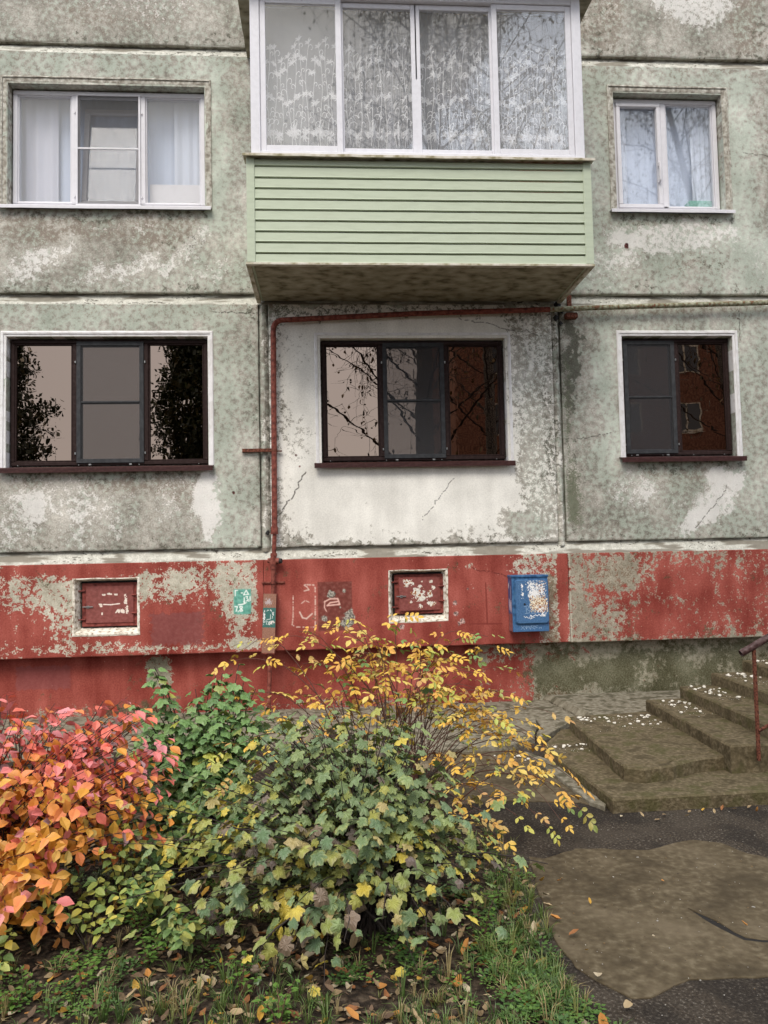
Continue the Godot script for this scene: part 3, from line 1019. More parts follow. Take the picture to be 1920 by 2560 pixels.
func build_ground() -> void:
	var st := new_st()
	quad(st, Vector3(-160, -0.012, 120), Vector3(160, -0.012, 120), Vector3(160, -0.012, -40), Vector3(-160, -0.012, -40))
	struct("ground", st.commit(), M.asphalt)
	# broken concrete sheet in the asphalt, split by one open crack
	var poly := P2([1.05, 4.0, 1.123, 4.034, 1.347, 3.917, 1.553, 3.956, 1.73, 3.991, 1.905, 3.90, 2.036, 3.873, 2.163, 3.934, 2.226, 4.103, 2.45, 4.33, 2.9, 4.5, 2.9, 5.2, 2.2, 5.3, 1.658, 5.262, 1.5, 5.257, 1.357, 5.247, 1.271, 5.29, 1.151, 5.356, 1.09, 5.349, 1.038, 5.282, 0.95, 5.118, 0.93, 4.871, 0.97, 4.551])
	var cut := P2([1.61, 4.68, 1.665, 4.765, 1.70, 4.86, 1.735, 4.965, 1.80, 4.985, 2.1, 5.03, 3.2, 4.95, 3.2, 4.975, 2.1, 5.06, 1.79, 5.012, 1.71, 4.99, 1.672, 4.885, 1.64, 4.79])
	for pc in Geometry2D.clip_polygons(poly, cut):
		struct("concrete_pavement", slab(pc, -0.03, -0.005, 0.05, 0.018, 0.003), M.patch)
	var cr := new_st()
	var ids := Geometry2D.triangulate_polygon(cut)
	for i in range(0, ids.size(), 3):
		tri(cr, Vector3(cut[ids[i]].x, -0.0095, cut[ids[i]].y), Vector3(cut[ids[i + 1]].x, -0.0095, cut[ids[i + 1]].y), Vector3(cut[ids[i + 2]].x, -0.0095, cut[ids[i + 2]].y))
	struct("crack_shade_soil", cr.commit(), M.crack_shade_soil)  # soil sheet added so the shallow crack reads as deep and shaded
	# concrete apron along the wall and the path piece beside the steps
	var apron := [P2([-9, -0.1, 2.6, -0.1, 2.35, 0.82, 1.9, 1.42, 1.5, 1.74, 1.0, 1.8, -9, 1.25])]
	for c in [P2([0.6, 0.86, 1.3, 0.78, 1.68, 0.72, 2.0, 0.78, 2.7, 0.7, 2.7, 0.716, 2.0, 0.80, 1.68, 0.742, 1.3, 0.80, 0.6, 0.875]), P2([1.96, 0.79, 1.92, 1.1, 1.78, 1.45, 1.7, 1.9, 1.685, 1.9, 1.765, 1.44, 1.9, 1.09, 1.945, 0.79])]:
		var next := []
		for a in apron:
			next.append_array(Geometry2D.clip_polygons(a, c))
		apron = next
	for a in apron:
		struct("pavement_apron", slab(a, -0.06, 0.035, 0.1, 0.012, 0.006), M.apron)
	struct("path", slab(P2([0.7, 1.72, 1.48, 1.80, 1.72, 2.06, 1.74, 3.28, 1.62, 3.15, 1.36, 3.09, 1.14, 3.05, 0.7, 3.1]), -0.05, -0.004, 0.08, 0.02, 0.004), M.patch)
	struct("path_edge", slab(P2([1.56, 1.9, 1.70, 2.2, 1.745, 3.27, 1.72, 3.33, 1.66, 3.2]), -0.05, 0.018, 0.05, 0.01, 0.006), M.apron)
	struct("apron_mortar", slab(P2([2.3, -0.1, 6.4, -0.1, 6.4, 1.55, 2.7, 1.55, 2.4, 1.1]), -0.06, 0.10, 0.08, 0.05, 0.05), M.apron)
	# planting bed: uneven soil
	var g := new_st()
	var nx := 70
	var nz := 80
	var pts := []
	for j in nz + 1:
		var row := []
		for i in nx + 1:
			var z := lerpf(1.1, 11.0, float(j) / nz)
			var x := lerpf(-6.5, bed_edge(z), pow(float(i) / nx, 0.75))
			row.append(Vector3(x, soil_y(x, z), z))
		pts.append(row)
	for j in nz:
		for i in nx:
			quad(g, pts[j][i], pts[j + 1][i], pts[j + 1][i + 1], pts[j][i + 1])
	struct("ground_soil_bed", g.commit(), M.soil)

func bed_edge(z: float) -> float:
	return 0.93 + 0.05 * sin(z * 2.1) + fn.get_noise_1d(z * 3.0) * 0.05 + maxf(0.0, z - 5.2) * 0.12 - maxf(0.0, 3.4 - z) * 0.06

func soil_y(x: float, z: float) -> float:
	var e := clampf((bed_edge(z) - x) / 0.25, 0.0, 1.0)
	return -0.02 + 0.05 * e + fn.get_noise_2d(x * 2.2, z * 2.2) * 0.03 * e + fn.get_noise_2d(x * 9.0, z * 9.0) * 0.014 * e

# ------------------------------------------------------------------ the building
func fuv(x: float, y: float) -> Vector2:
	return Vector2((x - FX0) / FW, 1.0 - (y - FY0) / FH)

func fv(st: SurfaceTool, p: Vector3, n: Vector3, uvx := NAN, uvy := NAN) -> void:
	st.set_normal(n)
	st.set_uv(fuv(p.x if is_nan(uvx) else uvx, p.y if is_nan(uvy) else uvy))
	st.add_vertex(p)

func wz(x: float, y: float) -> float:
	return fn.get_noise_2d(x * 1.3, y * 1.3) * 0.004

# a concrete wall panel with openings; worn arrises, reveal faces go back by depth
func panel(x0: float, x1: float, y0: float, y1: float, holes: Array, zf := 0.0, depth := 0.2, edge := 0.018) -> ArrayMesh:
	var xs := [x0, x0 + edge, x1 - edge, x1]
	var ys := [y0, y0 + edge, y1 - edge, y1]
	for q in holes:
		xs.append_array([q[0], q[1]])
		ys.append_array([q[2], q[3]])
	var m := maxi(2, int((x1 - x0) / 0.11))
	for k in range(1, m):
		xs.append(lerpf(x0, x1, float(k) / m))
	m = maxi(2, int((y1 - y0) / 0.11))
	for k in range(1, m):
		ys.append(lerpf(y0, y1, float(k) / m))
	xs = tidy(xs)
	ys = tidy(ys)
	var st := new_st()
	var pos := func(x: float, y: float) -> Vector3:
		var z := zf + wz(x, y)
		var dx := 0.0
		var dy := 0.0
		var j := edge * 0.4
		if x == x0 or x == x1:
			z -= edge * 0.7
			dx = fn.get_noise_2d(x * 3.0, y * 11.0) * j
		if y == y0 or y == y1:
			z -= edge * 0.7
			dy = fn.get_noise_2d(x * 11.0, y * 3.0 + 30.0) * j
		return Vector3(x + dx, y + dy, z)
	for j in ys.size() - 1:
		for i in xs.size() - 1:
			var cx: float = (xs[i] + xs[i + 1]) * 0.5
			var cy: float = (ys[j] + ys[j + 1]) * 0.5
			var open := false
			for q in holes:
				if cx > q[0] and cx < q[1] and cy > q[2] and cy < q[3]:
					open = true
			if open:
				continue
			var p: Array = [pos.call(xs[i], ys[j]), pos.call(xs[i + 1], ys[j]), pos.call(xs[i + 1], ys[j + 1]), pos.call(xs[i], ys[j + 1])]
			for q in [0, 2, 1, 0, 3, 2]:
				var v: Vector3 = p[q]
				var n := Vector3(wz(v.x - 0.02, v.y) - wz(v.x + 0.02, v.y), wz(v.x, v.y - 0.02) - wz(v.x, v.y + 0.02), 0.04).normalized()
				if (v.x < x0 + 0.006) or (v.x > x1 - 0.006) or (v.y < y0 + 0.006) or (v.y > y1 - 0.006):
					n = (n + Vector3(signf(v.x - (x0 + x1) * 0.5) * float(v.x < x0 + 0.006 or v.x > x1 - 0.006), signf(v.y - (y0 + y1) * 0.5) * float(v.y < y0 + 0.006 or v.y > y1 - 0.006), 0.0) * 0.7).normalized()
				fv(st, v, n)
	# outer sides and the reveals of the openings
	var rects := [[x0, x1, y0, y1, 1.0]]
	for q in holes:
		rects.append([q[0], q[1], q[2], q[3], -1.0])
	for r in rects:
		var zb: float = zf - depth
		var zt: float = zf + (0.0 if r[4] < 0.0 else -edge * 0.7)
		for e in 4:
			var a: Vector2 = [Vector2(r[0], r[2]), Vector2(r[1], r[2]), Vector2(r[1], r[3]), Vector2(r[0], r[3])][e]
			var b: Vector2 = [Vector2(r[1], r[2]), Vector2(r[1], r[3]), Vector2(r[0], r[3]), Vector2(r[0], r[2])][e]
			var n2 := Vector2((b - a).y, -(b - a).x).normalized() * float(r[4])
			var n := Vector3(n2.x, n2.y, 0)
			var inw := -n * depth
			var order := [[a, zt, 0.0], [b, zb, 1.0], [b, zt, 0.0], [a, zt, 0.0], [a, zb, 1.0], [b, zb, 1.0]]
			if r[4] > 0.0:
				order.reverse()
			for q in order:
				var v2: Vector2 = q[0]
				fv(st, Vector3(v2.x, v2.y, q[1] + wz(v2.x, v2.y) * (1.0 - q[2])), n, v2.x + inw.x * q[2], v2.y + inw.y * q[2])
	return st.commit()

func tidy(a: Array) -> Array:
	a.sort()
	var o := []
	for v in a:
		if o.is_empty() or absf(v - o[-1]) > 0.004:
			o.append(v)
	return o

# mortar drawn along a joint, sagging and flaking
func mortar(x0: float, x1: float, y0: float, y1: float, zt: float, zb: float) -> ArrayMesh:
	var st := new_st()
	var long_x := (x1 - x0) > (y1 - y0)
	var n := int(maxf(x1 - x0, y1 - y0) / 0.05)
	var rows := 5
	var g := []
	for i in n + 1:
		var row := []
		for j in rows + 1:
			var u := float(i) / n
			var v := float(j) / rows
			var x := lerpf(x0, x1, u if long_x else v)
			var y := lerpf(y0, y1, v if long_x else u)
			var z := lerpf(zb, zt, v) if long_x else lerpf(zb, zt, sin(v * PI))
			z += fn.get_noise_2d(x * (4.0 if long_x else 25.0), y * (25.0 if long_x else 4.0)) * 0.012 + fn.get_noise_2d(x * 16.0, y * 16.0 + 9.0) * 0.004
			row.append(Vector3(x, y, z))
		g.append(row)
	for i in n:
		for j in rows:
			var p: Array = [g[i][j], g[i + 1][j], g[i + 1][j + 1], g[i][j + 1]]
			var nn: Vector3 = (p[1] - p[0]).cross(p[3] - p[0]).normalized()
			if nn.z < 0:
				nn = -nn
			for q in ([0, 2, 1, 0, 3, 2] if long_x else [0, 1, 2, 0, 2, 3]):
				fv(st, p[q], nn)
	return st.commit()

# plaster trim on three sides of an opening: profile of (outward, z)
func surround(x0: float, x1: float, y0: float, y1: float, prof: Array, wob := 0.003) -> ArrayMesh:
	var st := new_st()
	var path := []
	for k in 13:
		path.append([Vector2(x0, lerpf(y0, y1, k / 12.0)), Vector2(-1, 0)])
	path[12][1] = Vector2(-1, 1)
	for k in range(1, 17):
		path.append([Vector2(lerpf(x0, x1, k / 16.0), y1), Vector2(0, 1)])
	path[28][1] = Vector2(1, 1)
	for k in range(1, 13):
		path.append([Vector2(x1, lerpf(y1, y0, k / 12.0)), Vector2(1, 0)])
	var g := []
	for e in path:
		var row := []
		for q in prof:
			var p: Vector2 = e[0] + e[1] * float(q[0])
			var wv := fn.get_noise_3d(p.x * 7.0, p.y * 7.0, q[0] * 60.0) * wob
			row.append(Vector3(p.x + e[1].x * wv, p.y + e[1].y * wv, q[1] + wv * 0.6))
		g.append(row)
	for i in g.size() - 1:
		for j in prof.size() - 1:
			quad(st, g[i][j], g[i][j + 1], g[i + 1][j + 1], g[i + 1][j])
	return st.commit()

func bars(rects: Array, z0: float, z1: float, b := 0.006) -> ArrayMesh:
	var st := new_st()
	for r in rects:
		bb(st, Vector3(r[0], r[2], z0), Vector3(r[1], r[3], z1), b)
	return st.commit()

func ring_rects(x0: float, x1: float, y0: float, y1: float, t: float) -> Array:
	return [[x0, x1, y0, y0 + t], [x0, x1, y1 - t, y1], [x0, x0 + t, y0 + t, y1 - t], [x1 - t, x1, y0 + t, y1 - t]]

func insect_screen(win: Node3D, x0: float, x1: float, y0: float, y1: float, z: float, t: float, fm: Material, nm: Material, bar_y: float) -> void:
	var s := part(win, "insect_screen_frame", bars(ring_rects(x0, x1, y0, y1, t) + [[x0 + t, x1 - t, bar_y - 0.01, bar_y + 0.01]], z, z + 0.012, 0.003), fm)
	var st := new_st()
	quad(st, Vector3(x0 + 0.01, y0 + 0.01, z + 0.004), Vector3(x1 - 0.01, y0 + 0.01, z + 0.004), Vector3(x1 - 0.01, y1 - 0.01, z + 0.004), Vector3(x0 + 0.01, y1 - 0.01, z + 0.004))
	part(win, "insect_screen_mesh", st.commit(), nm)
	var cm: Material = M.steel if fm == M.net_frame else M.white_pvc
	for cx in [x0 - 0.012, x1 + 0.012]:
		for cy in [y1 - (y1 - y0) * 0.17, y0 + (y1 - y0) * 0.08]:
			part(win, "screen_clip", box(Vector3(cx - 0.006, cy - 0.012, z - 0.004), Vector3(cx + 0.006, cy + 0.012, z + 0.014), 0.002), cm)
	for cx in [lerpf(x0, x1, 0.2), lerpf(x0, x1, 0.8)]:
		part(win, "screen_clip", box(Vector3(cx - 0.014, y0 - 0.024, z - 0.004), Vector3(cx + 0.014, y0 - 0.008, z + 0.016), 0.002), cm)

func sheet_curtain(x0: float, x1: float, y0: float, y1: float, z: float, folds: float, amp: float, sd := 0.0) -> ArrayMesh:
	var st := new_st()
	var n := int((x1 - x0) / 0.014)
	for i in n:
		var cols := []
		for k in [i, i + 1]:
			var u := float(k) / n
			var x := lerpf(x0, x1, u)
			var ph := u * folds * TAU + sin(u * 5.0 + sd) * 1.5
			var zz := z + sin(ph) * amp + fn.get_noise_1d(x * 9.0 + sd) * amp
			var d := cos(ph) * amp * folds * TAU / (x1 - x0)
			cols.append([x, zz, Vector3(-d, 0, 1).normalized(), u])
		for q in [[0, 0], [1, 1], [1, 0], [0, 0], [0, 1], [1, 1]]:
			var cc: Array = cols[q[0]]
			st.set_normal(cc[2])
			st.set_uv(Vector2(cc[3], 1.0 - q[1]))
			st.add_vertex(Vector3(cc[0], y1 if q[1] else y0, cc[1]))
	return st.commit()

func room_box(win: Node3D, x0: float, x1: float, y0: float, y1: float, z0: float, z1: float) -> void:
	var st := new_st()
	var t := 0.05
	bb(st, Vector3(x0 - t, y0 - t, z0 - t), Vector3(x1 + t, y1 + t, z0), 0.0)
	bb(st, Vector3(x0 - t, y0 - t, z0), Vector3(x0, y1 + t, z1), 0.0)
	bb(st, Vector3(x1, y0 - t, z0), Vector3(x1 + t, y1 + t, z1), 0.0)
	bb(st, Vector3(x0, y1, z0), Vector3(x1, y1 + t, z1), 0.0)
	bb(st, Vector3(x0, y0 - t, z0), Vector3(x1, y0, z1), 0.0)
	part(win, "room", st.commit(), M.dark_room)

func pane_box(win: Node3D, x0: float, x1: float, y0: float, y1: float, z: float, m: Material, th := 0.004) -> void:
	part(win, "pane", box(Vector3(x0, y0, z - th * 0.5), Vector3(x1, y1, z + th * 0.5), 0.0), m)

# bronze-glazed ground-floor window; cuts = mullion centres, screen = index of the screened light
func brown_window(label: String, x0: float, x1: float, y0: float, y1: float, cuts: Array, screen: int) -> void:
	var win := node(bld, "window", label)
	var zb := -0.13
	var t := 0.042
	part(win, "surround", surround(x0 - 0.012, x1 + 0.012, y0 - 0.04, y1 + 0.012, [[0.062, -0.02], [0.06, 0.008], [0.05, 0.017], [0.03, 0.016], [0.026, 0.006], [0.006, 0.006], [0.0, 0.0], [0.0, -0.16]]), M.plaster)
	var rects := ring_rects(x0, x1, y0, y1, t)
	var lights := []
	var left := x0 + t
	for c in cuts:
		rects.append([c - 0.032, c + 0.032, y0 + t, y1 - t])
		lights.append([left, c - 0.032])
		left = c + 0.032
	lights.append([left, x1 - t])
	part(win, "frame", bars(rects, zb, zb + 0.06, 0.007), M.brown_pvc)
	for i in lights.size():
		var l: Array = lights[i]
		part(win, "sash_frame", bars(ring_rects(l[0] + 0.001, l[1] - 0.001, y0 + t + 0.001, y1 - t - 0.001, 0.014), zb + 0.01, zb + 0.05, 0.004), M.brown_pvc)
		pane_box(win, l[0] + 0.012, l[1] - 0.012, y0 + t + 0.012, y1 - t - 0.012, zb + 0.03, M.bronze_glass)
		if i == screen:
			insect_screen(win, l[0] - 0.018, l[1] + 0.018, y0 + t - 0.02, y1 - t + 0.02, zb + 0.062, 0.045, M.net_frame, M.net, lerpf(y0, y1, 0.5))
	part(win, "sill", extrude_x(PackedVector2Array([Vector2(-0.13, y0 - 0.004), Vector2(0.085, y0 - 0.035), Vector2(0.092, y0 - 0.042), Vector2(0.092, y0 - 0.088), Vector2(0.086, y0 - 0.088), Vector2(0.084, y0 - 0.046), Vector2(-0.13, y0 - 0.016)]), x0 - 0.09, x1 + 0.07, 24, 0.003), M.brown_sheet)
	for k in 4:
		var sx := lerpf(x0 + 0.08, x1 - 0.1, k / 3.0)
		part(win, "sill_screw", tube(PackedVector3Array([Vector3(sx, y0 + 0.004, zb + 0.06), Vector3(sx, y0 + 0.004, zb + 0.068)]), 0.007, 0.005, 8), M.steel)

func white_window(label: String, x0: float, x1: float, y0: float, y1: float, cuts: Array, screen: int, casement: int) -> void:
	var win := node(bld, "window", label)
	var zb := -0.16
	var t := 0.05
	part(win, "surround", surround(x0 - 0.012, x1 + 0.012, y0 - 0.04, y1 + 0.02, [[0.075, -0.02], [0.072, 0.018], [0.055, 0.021], [0.05, 0.010], [0.02, 0.010], [0.004, 0.006], [0.0, 0.0], [0.0, -0.19]], 0.007), M.old_plaster)
	var rects := ring_rects(x0, x1, y0, y1, t)
	rects.append([x0 + t, x1 - t, y0 + t, y0 + t + 0.03])
	var lights := []
	var left := x0 + t
	for c in cuts:
		rects.append([c - 0.034, c + 0.034, y0 + t, y1 - t])
		lights.append([left, c - 0.034])
		left = c + 0.034
	lights.append([left, x1 - t])
	part(win, "frame", bars(rects, zb, zb + 0.065, 0.008), M.white_pvc)
	for i in lights.size():
		var l: Array = lights[i]
		var in_t := 0.012
		if i == casement:
			in_t = 0.046
		part(win, "sash_frame", bars(ring_rects(l[0] + 0.001, l[1] - 0.001, y0 + t + 0.001, y1 - t - 0.001, in_t), zb + (0.02 if i == casement else 0.005), zb + (0.08 if i == casement else 0.05), 0.006), M.white_pvc)
		if i != screen:
			pane_box(win, l[0] + in_t, l[1] - in_t, y0 + t + in_t, y1 - t - in_t, zb + 0.02, M.glass)
			pane_box(win, l[0] + in_t, l[1] - in_t, y0 + t + in_t, y1 - t - in_t, zb + 0.036, M.glass)
		else:
			# the sash behind the screen stands ajar, tilted into the room
			var inner := part(win, "tilted_sash", bars(ring_rects(l[0] + 0.012, l[1] - 0.012, 0.02, y1 - y0 - 2.0 * t - 0.02, 0.055), 0.0, 0.055, 0.006), M.white_pvc, Vector3(0, y0 + t, zb - 0.06))
			inner.rotation.x = -0.12
			var gp := part(win, "pane", box(Vector3(l[0] + 0.06, 0.07, 0.024), Vector3(l[1] - 0.06, y1 - y0 - 2.0 * t - 0.07, 0.03), 0.0), M.glass, Vector3(0, y0 + t, zb - 0.06))
			gp.rotation.x = -0.12
			insect_screen(win, l[0] - 0.016, l[1] + 0.016, y0 + t - 0.018, y1 - t + 0.018, zb + 0.067, 0.022, M.white_pvc, M.net_light, lerpf(y0, y1, 0.51))
	part(win, "sill", extrude_x(PackedVector2Array([Vector2(-0.16, y0 - 0.004), Vector2(0.07, y0 - 0.03), Vector2(0.075, y0 - 0.036), Vector2(0.075, y0 - 0.068), Vector2(0.07, y0 - 0.068), Vector2(0.068, y0 - 0.04), Vector2(-0.16, y0 - 0.016)]), x0 - 0.1, x1 + 0.08, 24, 0.003), M.white_pvc)
	for k in 3:
		var sx := lerpf(x0 + 0.12, x1 - 0.14, k / 2.0)
		part(win, "drain_cap", box(Vector3(sx - 0.018, y0 + 0.018, zb + 0.064), Vector3(sx + 0.018, y0 + 0.026, zb + 0.069), 0.001), M.old_plaster)
	# room and curtains behind the glass
	room_box(win, x0 - 0.3, x1 + 0.3, y0 - 0.7, y1 + 0.3, -3.4, -0.24)
	part(win, "sheer_curtain", sheet_curtain(x0 - 0.1, x1 + 0.1, y0 - 0.1, y1 + 0.15, -0.36, 13.0 * (x1 - x0) / 2.0, 0.009, x0), M.sheer)
	part(win, "drape", sheet_curtain(x0 - 0.05, lerpf(x0, x1, 0.2), y0 - 0.2, y1 + 0.15, -0.30, 4.0, 0.009, x0 + 3.0), M.cloth_sky_tint if casement < 0 else M.cloth)
	part(win, "drape", sheet_curtain(lerpf(x0, x1, 0.82), x1 + 0.05, y0 - 0.2, y1 + 0.15, -0.30, 4.0, 0.009, x0 + 6.0), M.cloth)

func build_building() -> void:
	bld = thing("apartment_building", "weathered grey-green panel apartment block with red plinth and clad balcony", "building")
	var wl := [-3.31, -1.265, 2.645, 3.985]
	var wm := [-0.05, 1.94, 2.655, 3.965]
	var wr := [3.275, 4.515, 2.675, 3.985]
	var ul := [-3.31, -1.275, 5.415, 6.72]
	var ur := [3.28, 4.515, 5.44, 6.765]
	var op := func(a: Array, m: float) -> Array:
		return [a[0] - m, a[1] + m, a[2] - 0.05, a[3] + m]
	var hl := [-2.63, -1.975, 0.885, 1.455]
	var hm := [0.625, 1.245, 0.93, 1.47]
	var rows := [[1.745, 4.355], [4.47, 7.095], [7.2, 9.9]]
	var cols := [[-9.0, -4.02], [-3.98, -0.72], [-0.61, 2.475], [2.575, 6.2], [6.25, 11.0]]
	for r in 3:
		for c in 5:
			var holes := []
			if r == 0 and c == 1:
				holes = [op.call(wl, 0.012)]
			elif r == 0 and c == 2:
				holes = [op.call(wm, 0.012)]
			elif r == 0 and c == 3:
				holes = [op.call(wr, 0.012)]
			elif r == 1 and c == 1:
				holes = [op.call(ul, 0.012)]
			elif r == 1 and c == 2:
				holes = [[0.1, 1.7, 4.6, 6.75]]
			elif r == 1 and c == 3:
				holes = [op.call(ur, 0.012)]
			part(bld, "wall_panel", panel(cols[c][0], cols[c][1], rows[r][0], rows[r][1], holes, 0.004 * ((c + r) % 3)), M.facade)
	part(bld, "mortar_joint", mortar(-9.0, 11.0, 7.08, 7.225, -0.075, 0.0), M.facade)
	part(bld, "mortar_joint", mortar(-9.0, 11.0, 4.34, 4.495, -0.075, 0.0), M.facade)
	part(bld, "mortar_joint", mortar(-9.0, 11.0, 1.60, 1.77, -0.07, 0.022), M.facade)
	for x in [[-4.03, -3.97], [-0.735, -0.6], [2.46, 2.59], [6.18, 6.27]]:
		for y in [[1.7, 4.36], [4.46, 7.1], [7.2, 9.9]]:
			var mx: float = (x[0] + x[1]) * 0.5
			var mw: float = (x[1] - x[0]) * 0.5
			part(bld, "mortar_seam", mortar(mx - mw * 0.74, mx + mw * 0.74, y[0], y[1], -0.004, -0.05), M.facade)
			part(bld, "joint_filler", mortar(x[0], x[1], y[0], y[1], -0.07, -0.1), M.facade)
	# red-painted plinth over a set-back base
	part(bld, "plinth", panel(-9.0, -0.69, 0.66, 1.615, [hl], 0.03, 0.2, 0.012), M.facade)
	part(bld, "plinth", panel(-0.686, 2.565, 0.665, 1.615, [hm], 0.033, 0.2, 0.012), M.facade)
	part(bld, "plinth", panel(2.571, 11.0, 0.66, 1.615, [], 0.03, 0.2, 0.012), M.facade)
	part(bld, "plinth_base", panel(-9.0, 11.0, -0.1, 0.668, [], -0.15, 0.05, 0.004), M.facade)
	# mass behind and above
	var st := new_st()
	bb(st, Vector3(-9, 9.905, -12), Vector3(11, 15, 0.0), 0.02)
	bb(st, Vector3(-9, 0, -12), Vector3(11, 9.9, -3.6), 0.02)
	part(bld, "upper_wall", st.commit(), M.old_plaster)
	brown_window("dark brown window whose side panes mirror leafy trees", wl[0], wl[1], wl[2], wl[3], [-2.645, -1.92], 1)
	brown_window("dark brown window under the balcony with three lights", wm[0], wm[1], wm[2], wm[3], [0.6, 1.298], 1)
	brown_window("narrow dark brown window with two lights above the steps", wr[0], wr[1], wr[2], wr[3], [3.897], 0)
	white_window("white window with three lights and an insect screen", ul[0], ul[1], ul[2], ul[3], [-2.665, -1.945], 1, -1)
	white_window("white window with two lights and a handle on one", ur[0], ur[1], ur[2], ur[3], [3.88], -1, 0)
	extras_in_windows(ul, ur)
	build_hatch(hl, "small red steel hatch with its door shut", 0.0)
	build_hatch(hm, "small red steel hatch with its door ajar", 0.10)
	build_balcony()

func extras_in_windows(ul: Array, ur: Array) -> void:
	var wins := []
	for c in bld.get_children():
		if c.name.begins_with("window"):
			wins.append(c)
	var u: Node3D = wins[3]
	part(u, "card", box(Vector3(ul[1] - 0.62, ul[2] + 0.06, -0.225), Vector3(ul[1] - 0.06, ul[2] + 0.34, -0.22), 0.0), M.white_pvc, Vector3.ZERO, "pale card leaning against the pane")
	var r: Node3D = wins[4]
	var st := new_st()
	tube_into(st, PackedVector3Array([Vector3(3.80, 5.79, -0.06), Vector3(3.80, 5.80, -0.04), Vector3(3.80, 6.0, -0.04), Vector3(3.80, 6.01, -0.06)]), PackedFloat32Array([0.01, 0.013, 0.013, 0.01]), 8)
	bb(st, Vector3(3.785, 5.78, -0.082), Vector3(3.815, 5.83, -0.06), 0.003)
	bb(st, Vector3(3.785, 5.97, -0.082), Vector3(3.815, 6.02, -0.06), 0.003)
	part(r, "handle", st.commit(), M.white_pvc)
	part(r, "box", box(Vector3(4.22, 5.5, -0.36), Vector3(4.5, 5.66, -0.24), 0.01), mat(srgb(120, 190, 170), 0.7), Vector3.ZERO, "mint green box on the inner sill")

func scrap_texture(w: int, h: int, base: Color, alpha0 := 1.0) -> Image:
	var im := Image.create(w, h, false, Image.FORMAT_RGBA8)
	for j in h:
		for i in w:
			var e := fn.get_noise_2d(i * 0.05, j * 0.05) * 0.12 + fn.get_noise_2d(i * 0.3, j * 0.3) * 0.05
			var c := base.lightened(e) if e > 0.0 else base.darkened(-e * 1.6)
			im.set_pixel(i, j, Color(c.r, c.g, c.b, alpha0))
	return im

# torn paper left on a painted sheet
func scraps(im: Image, cx: float, cy: float, rx: float, ry: float, sd: float, dens: float, c: Color, rust := 0.0) -> void:
	for j in range(maxi(0, int(cy - ry)), mini(im.get_height(), int(cy + ry))):
		for i in range(maxi(0, int(cx - rx)), mini(im.get_width(), int(cx + rx))):
			var u := Vector2((i - cx) / rx, (j - cy) / ry).length()
			var e := fn.get_noise_3d(i * 0.045, j * 0.045, sd) + 0.5 * fn.get_noise_3d(i * 0.14, j * 0.14, sd + 4.0)
			if e > u * 0.8 - dens:
				var t := c.darkened(maxf(0.0, fn.get_noise_3d(i * 0.1, j * 0.1, sd + 8.0)) * 0.3)
				if rust > 0.0 and fn.get_noise_3d(i * 0.06, j * 0.06, sd + 15.0) > 0.25 - rust * 0.3:
					t = srgb(150, 92, 44)
				im.set_pixel(i, j, t)

func uv_face(x0: float, x1: float, y0: float, y1: float, z: float, rad := 0.0) -> ArrayMesh:
	var st := new_st()
	var pts := []
	if rad <= 0.0:
		pts = [Vector2(x0, y0), Vector2(x1, y0), Vector2(x1, y1), Vector2(x0, y1)]
	else:
		for c in 4:
			var cc: Vector2 = [Vector2(x1 - rad, y1 - rad), Vector2(x0 + rad, y1 - rad), Vector2(x0 + rad, y0 + rad), Vector2(x1 - rad, y0 + rad)][c]
			for k in 6:
				var a := PI * 0.5 * (c + k / 5.0)
				pts.append(cc + Vector2(cos(a), sin(a)) * rad)
	for k in range(1, pts.size() - 1):
		for q in [0, k + 1, k]:
			var p: Vector2 = pts[q]
			st.set_normal(Vector3.BACK)
			st.set_uv(Vector2((p.x - x0) / (x1 - x0), 1.0 - (p.y - y0) / (y1 - y0)))
			st.add_vertex(Vector3(p.x, p.y, z))
	return st.commit()

func tex_mat(im: Image, rough := 0.6) -> StandardMaterial3D:
	var m := StandardMaterial3D.new()
	m.albedo_texture = ImageTexture.create_from_image(im)
	m.roughness = rough
	m.texture_repeat = false
	return m

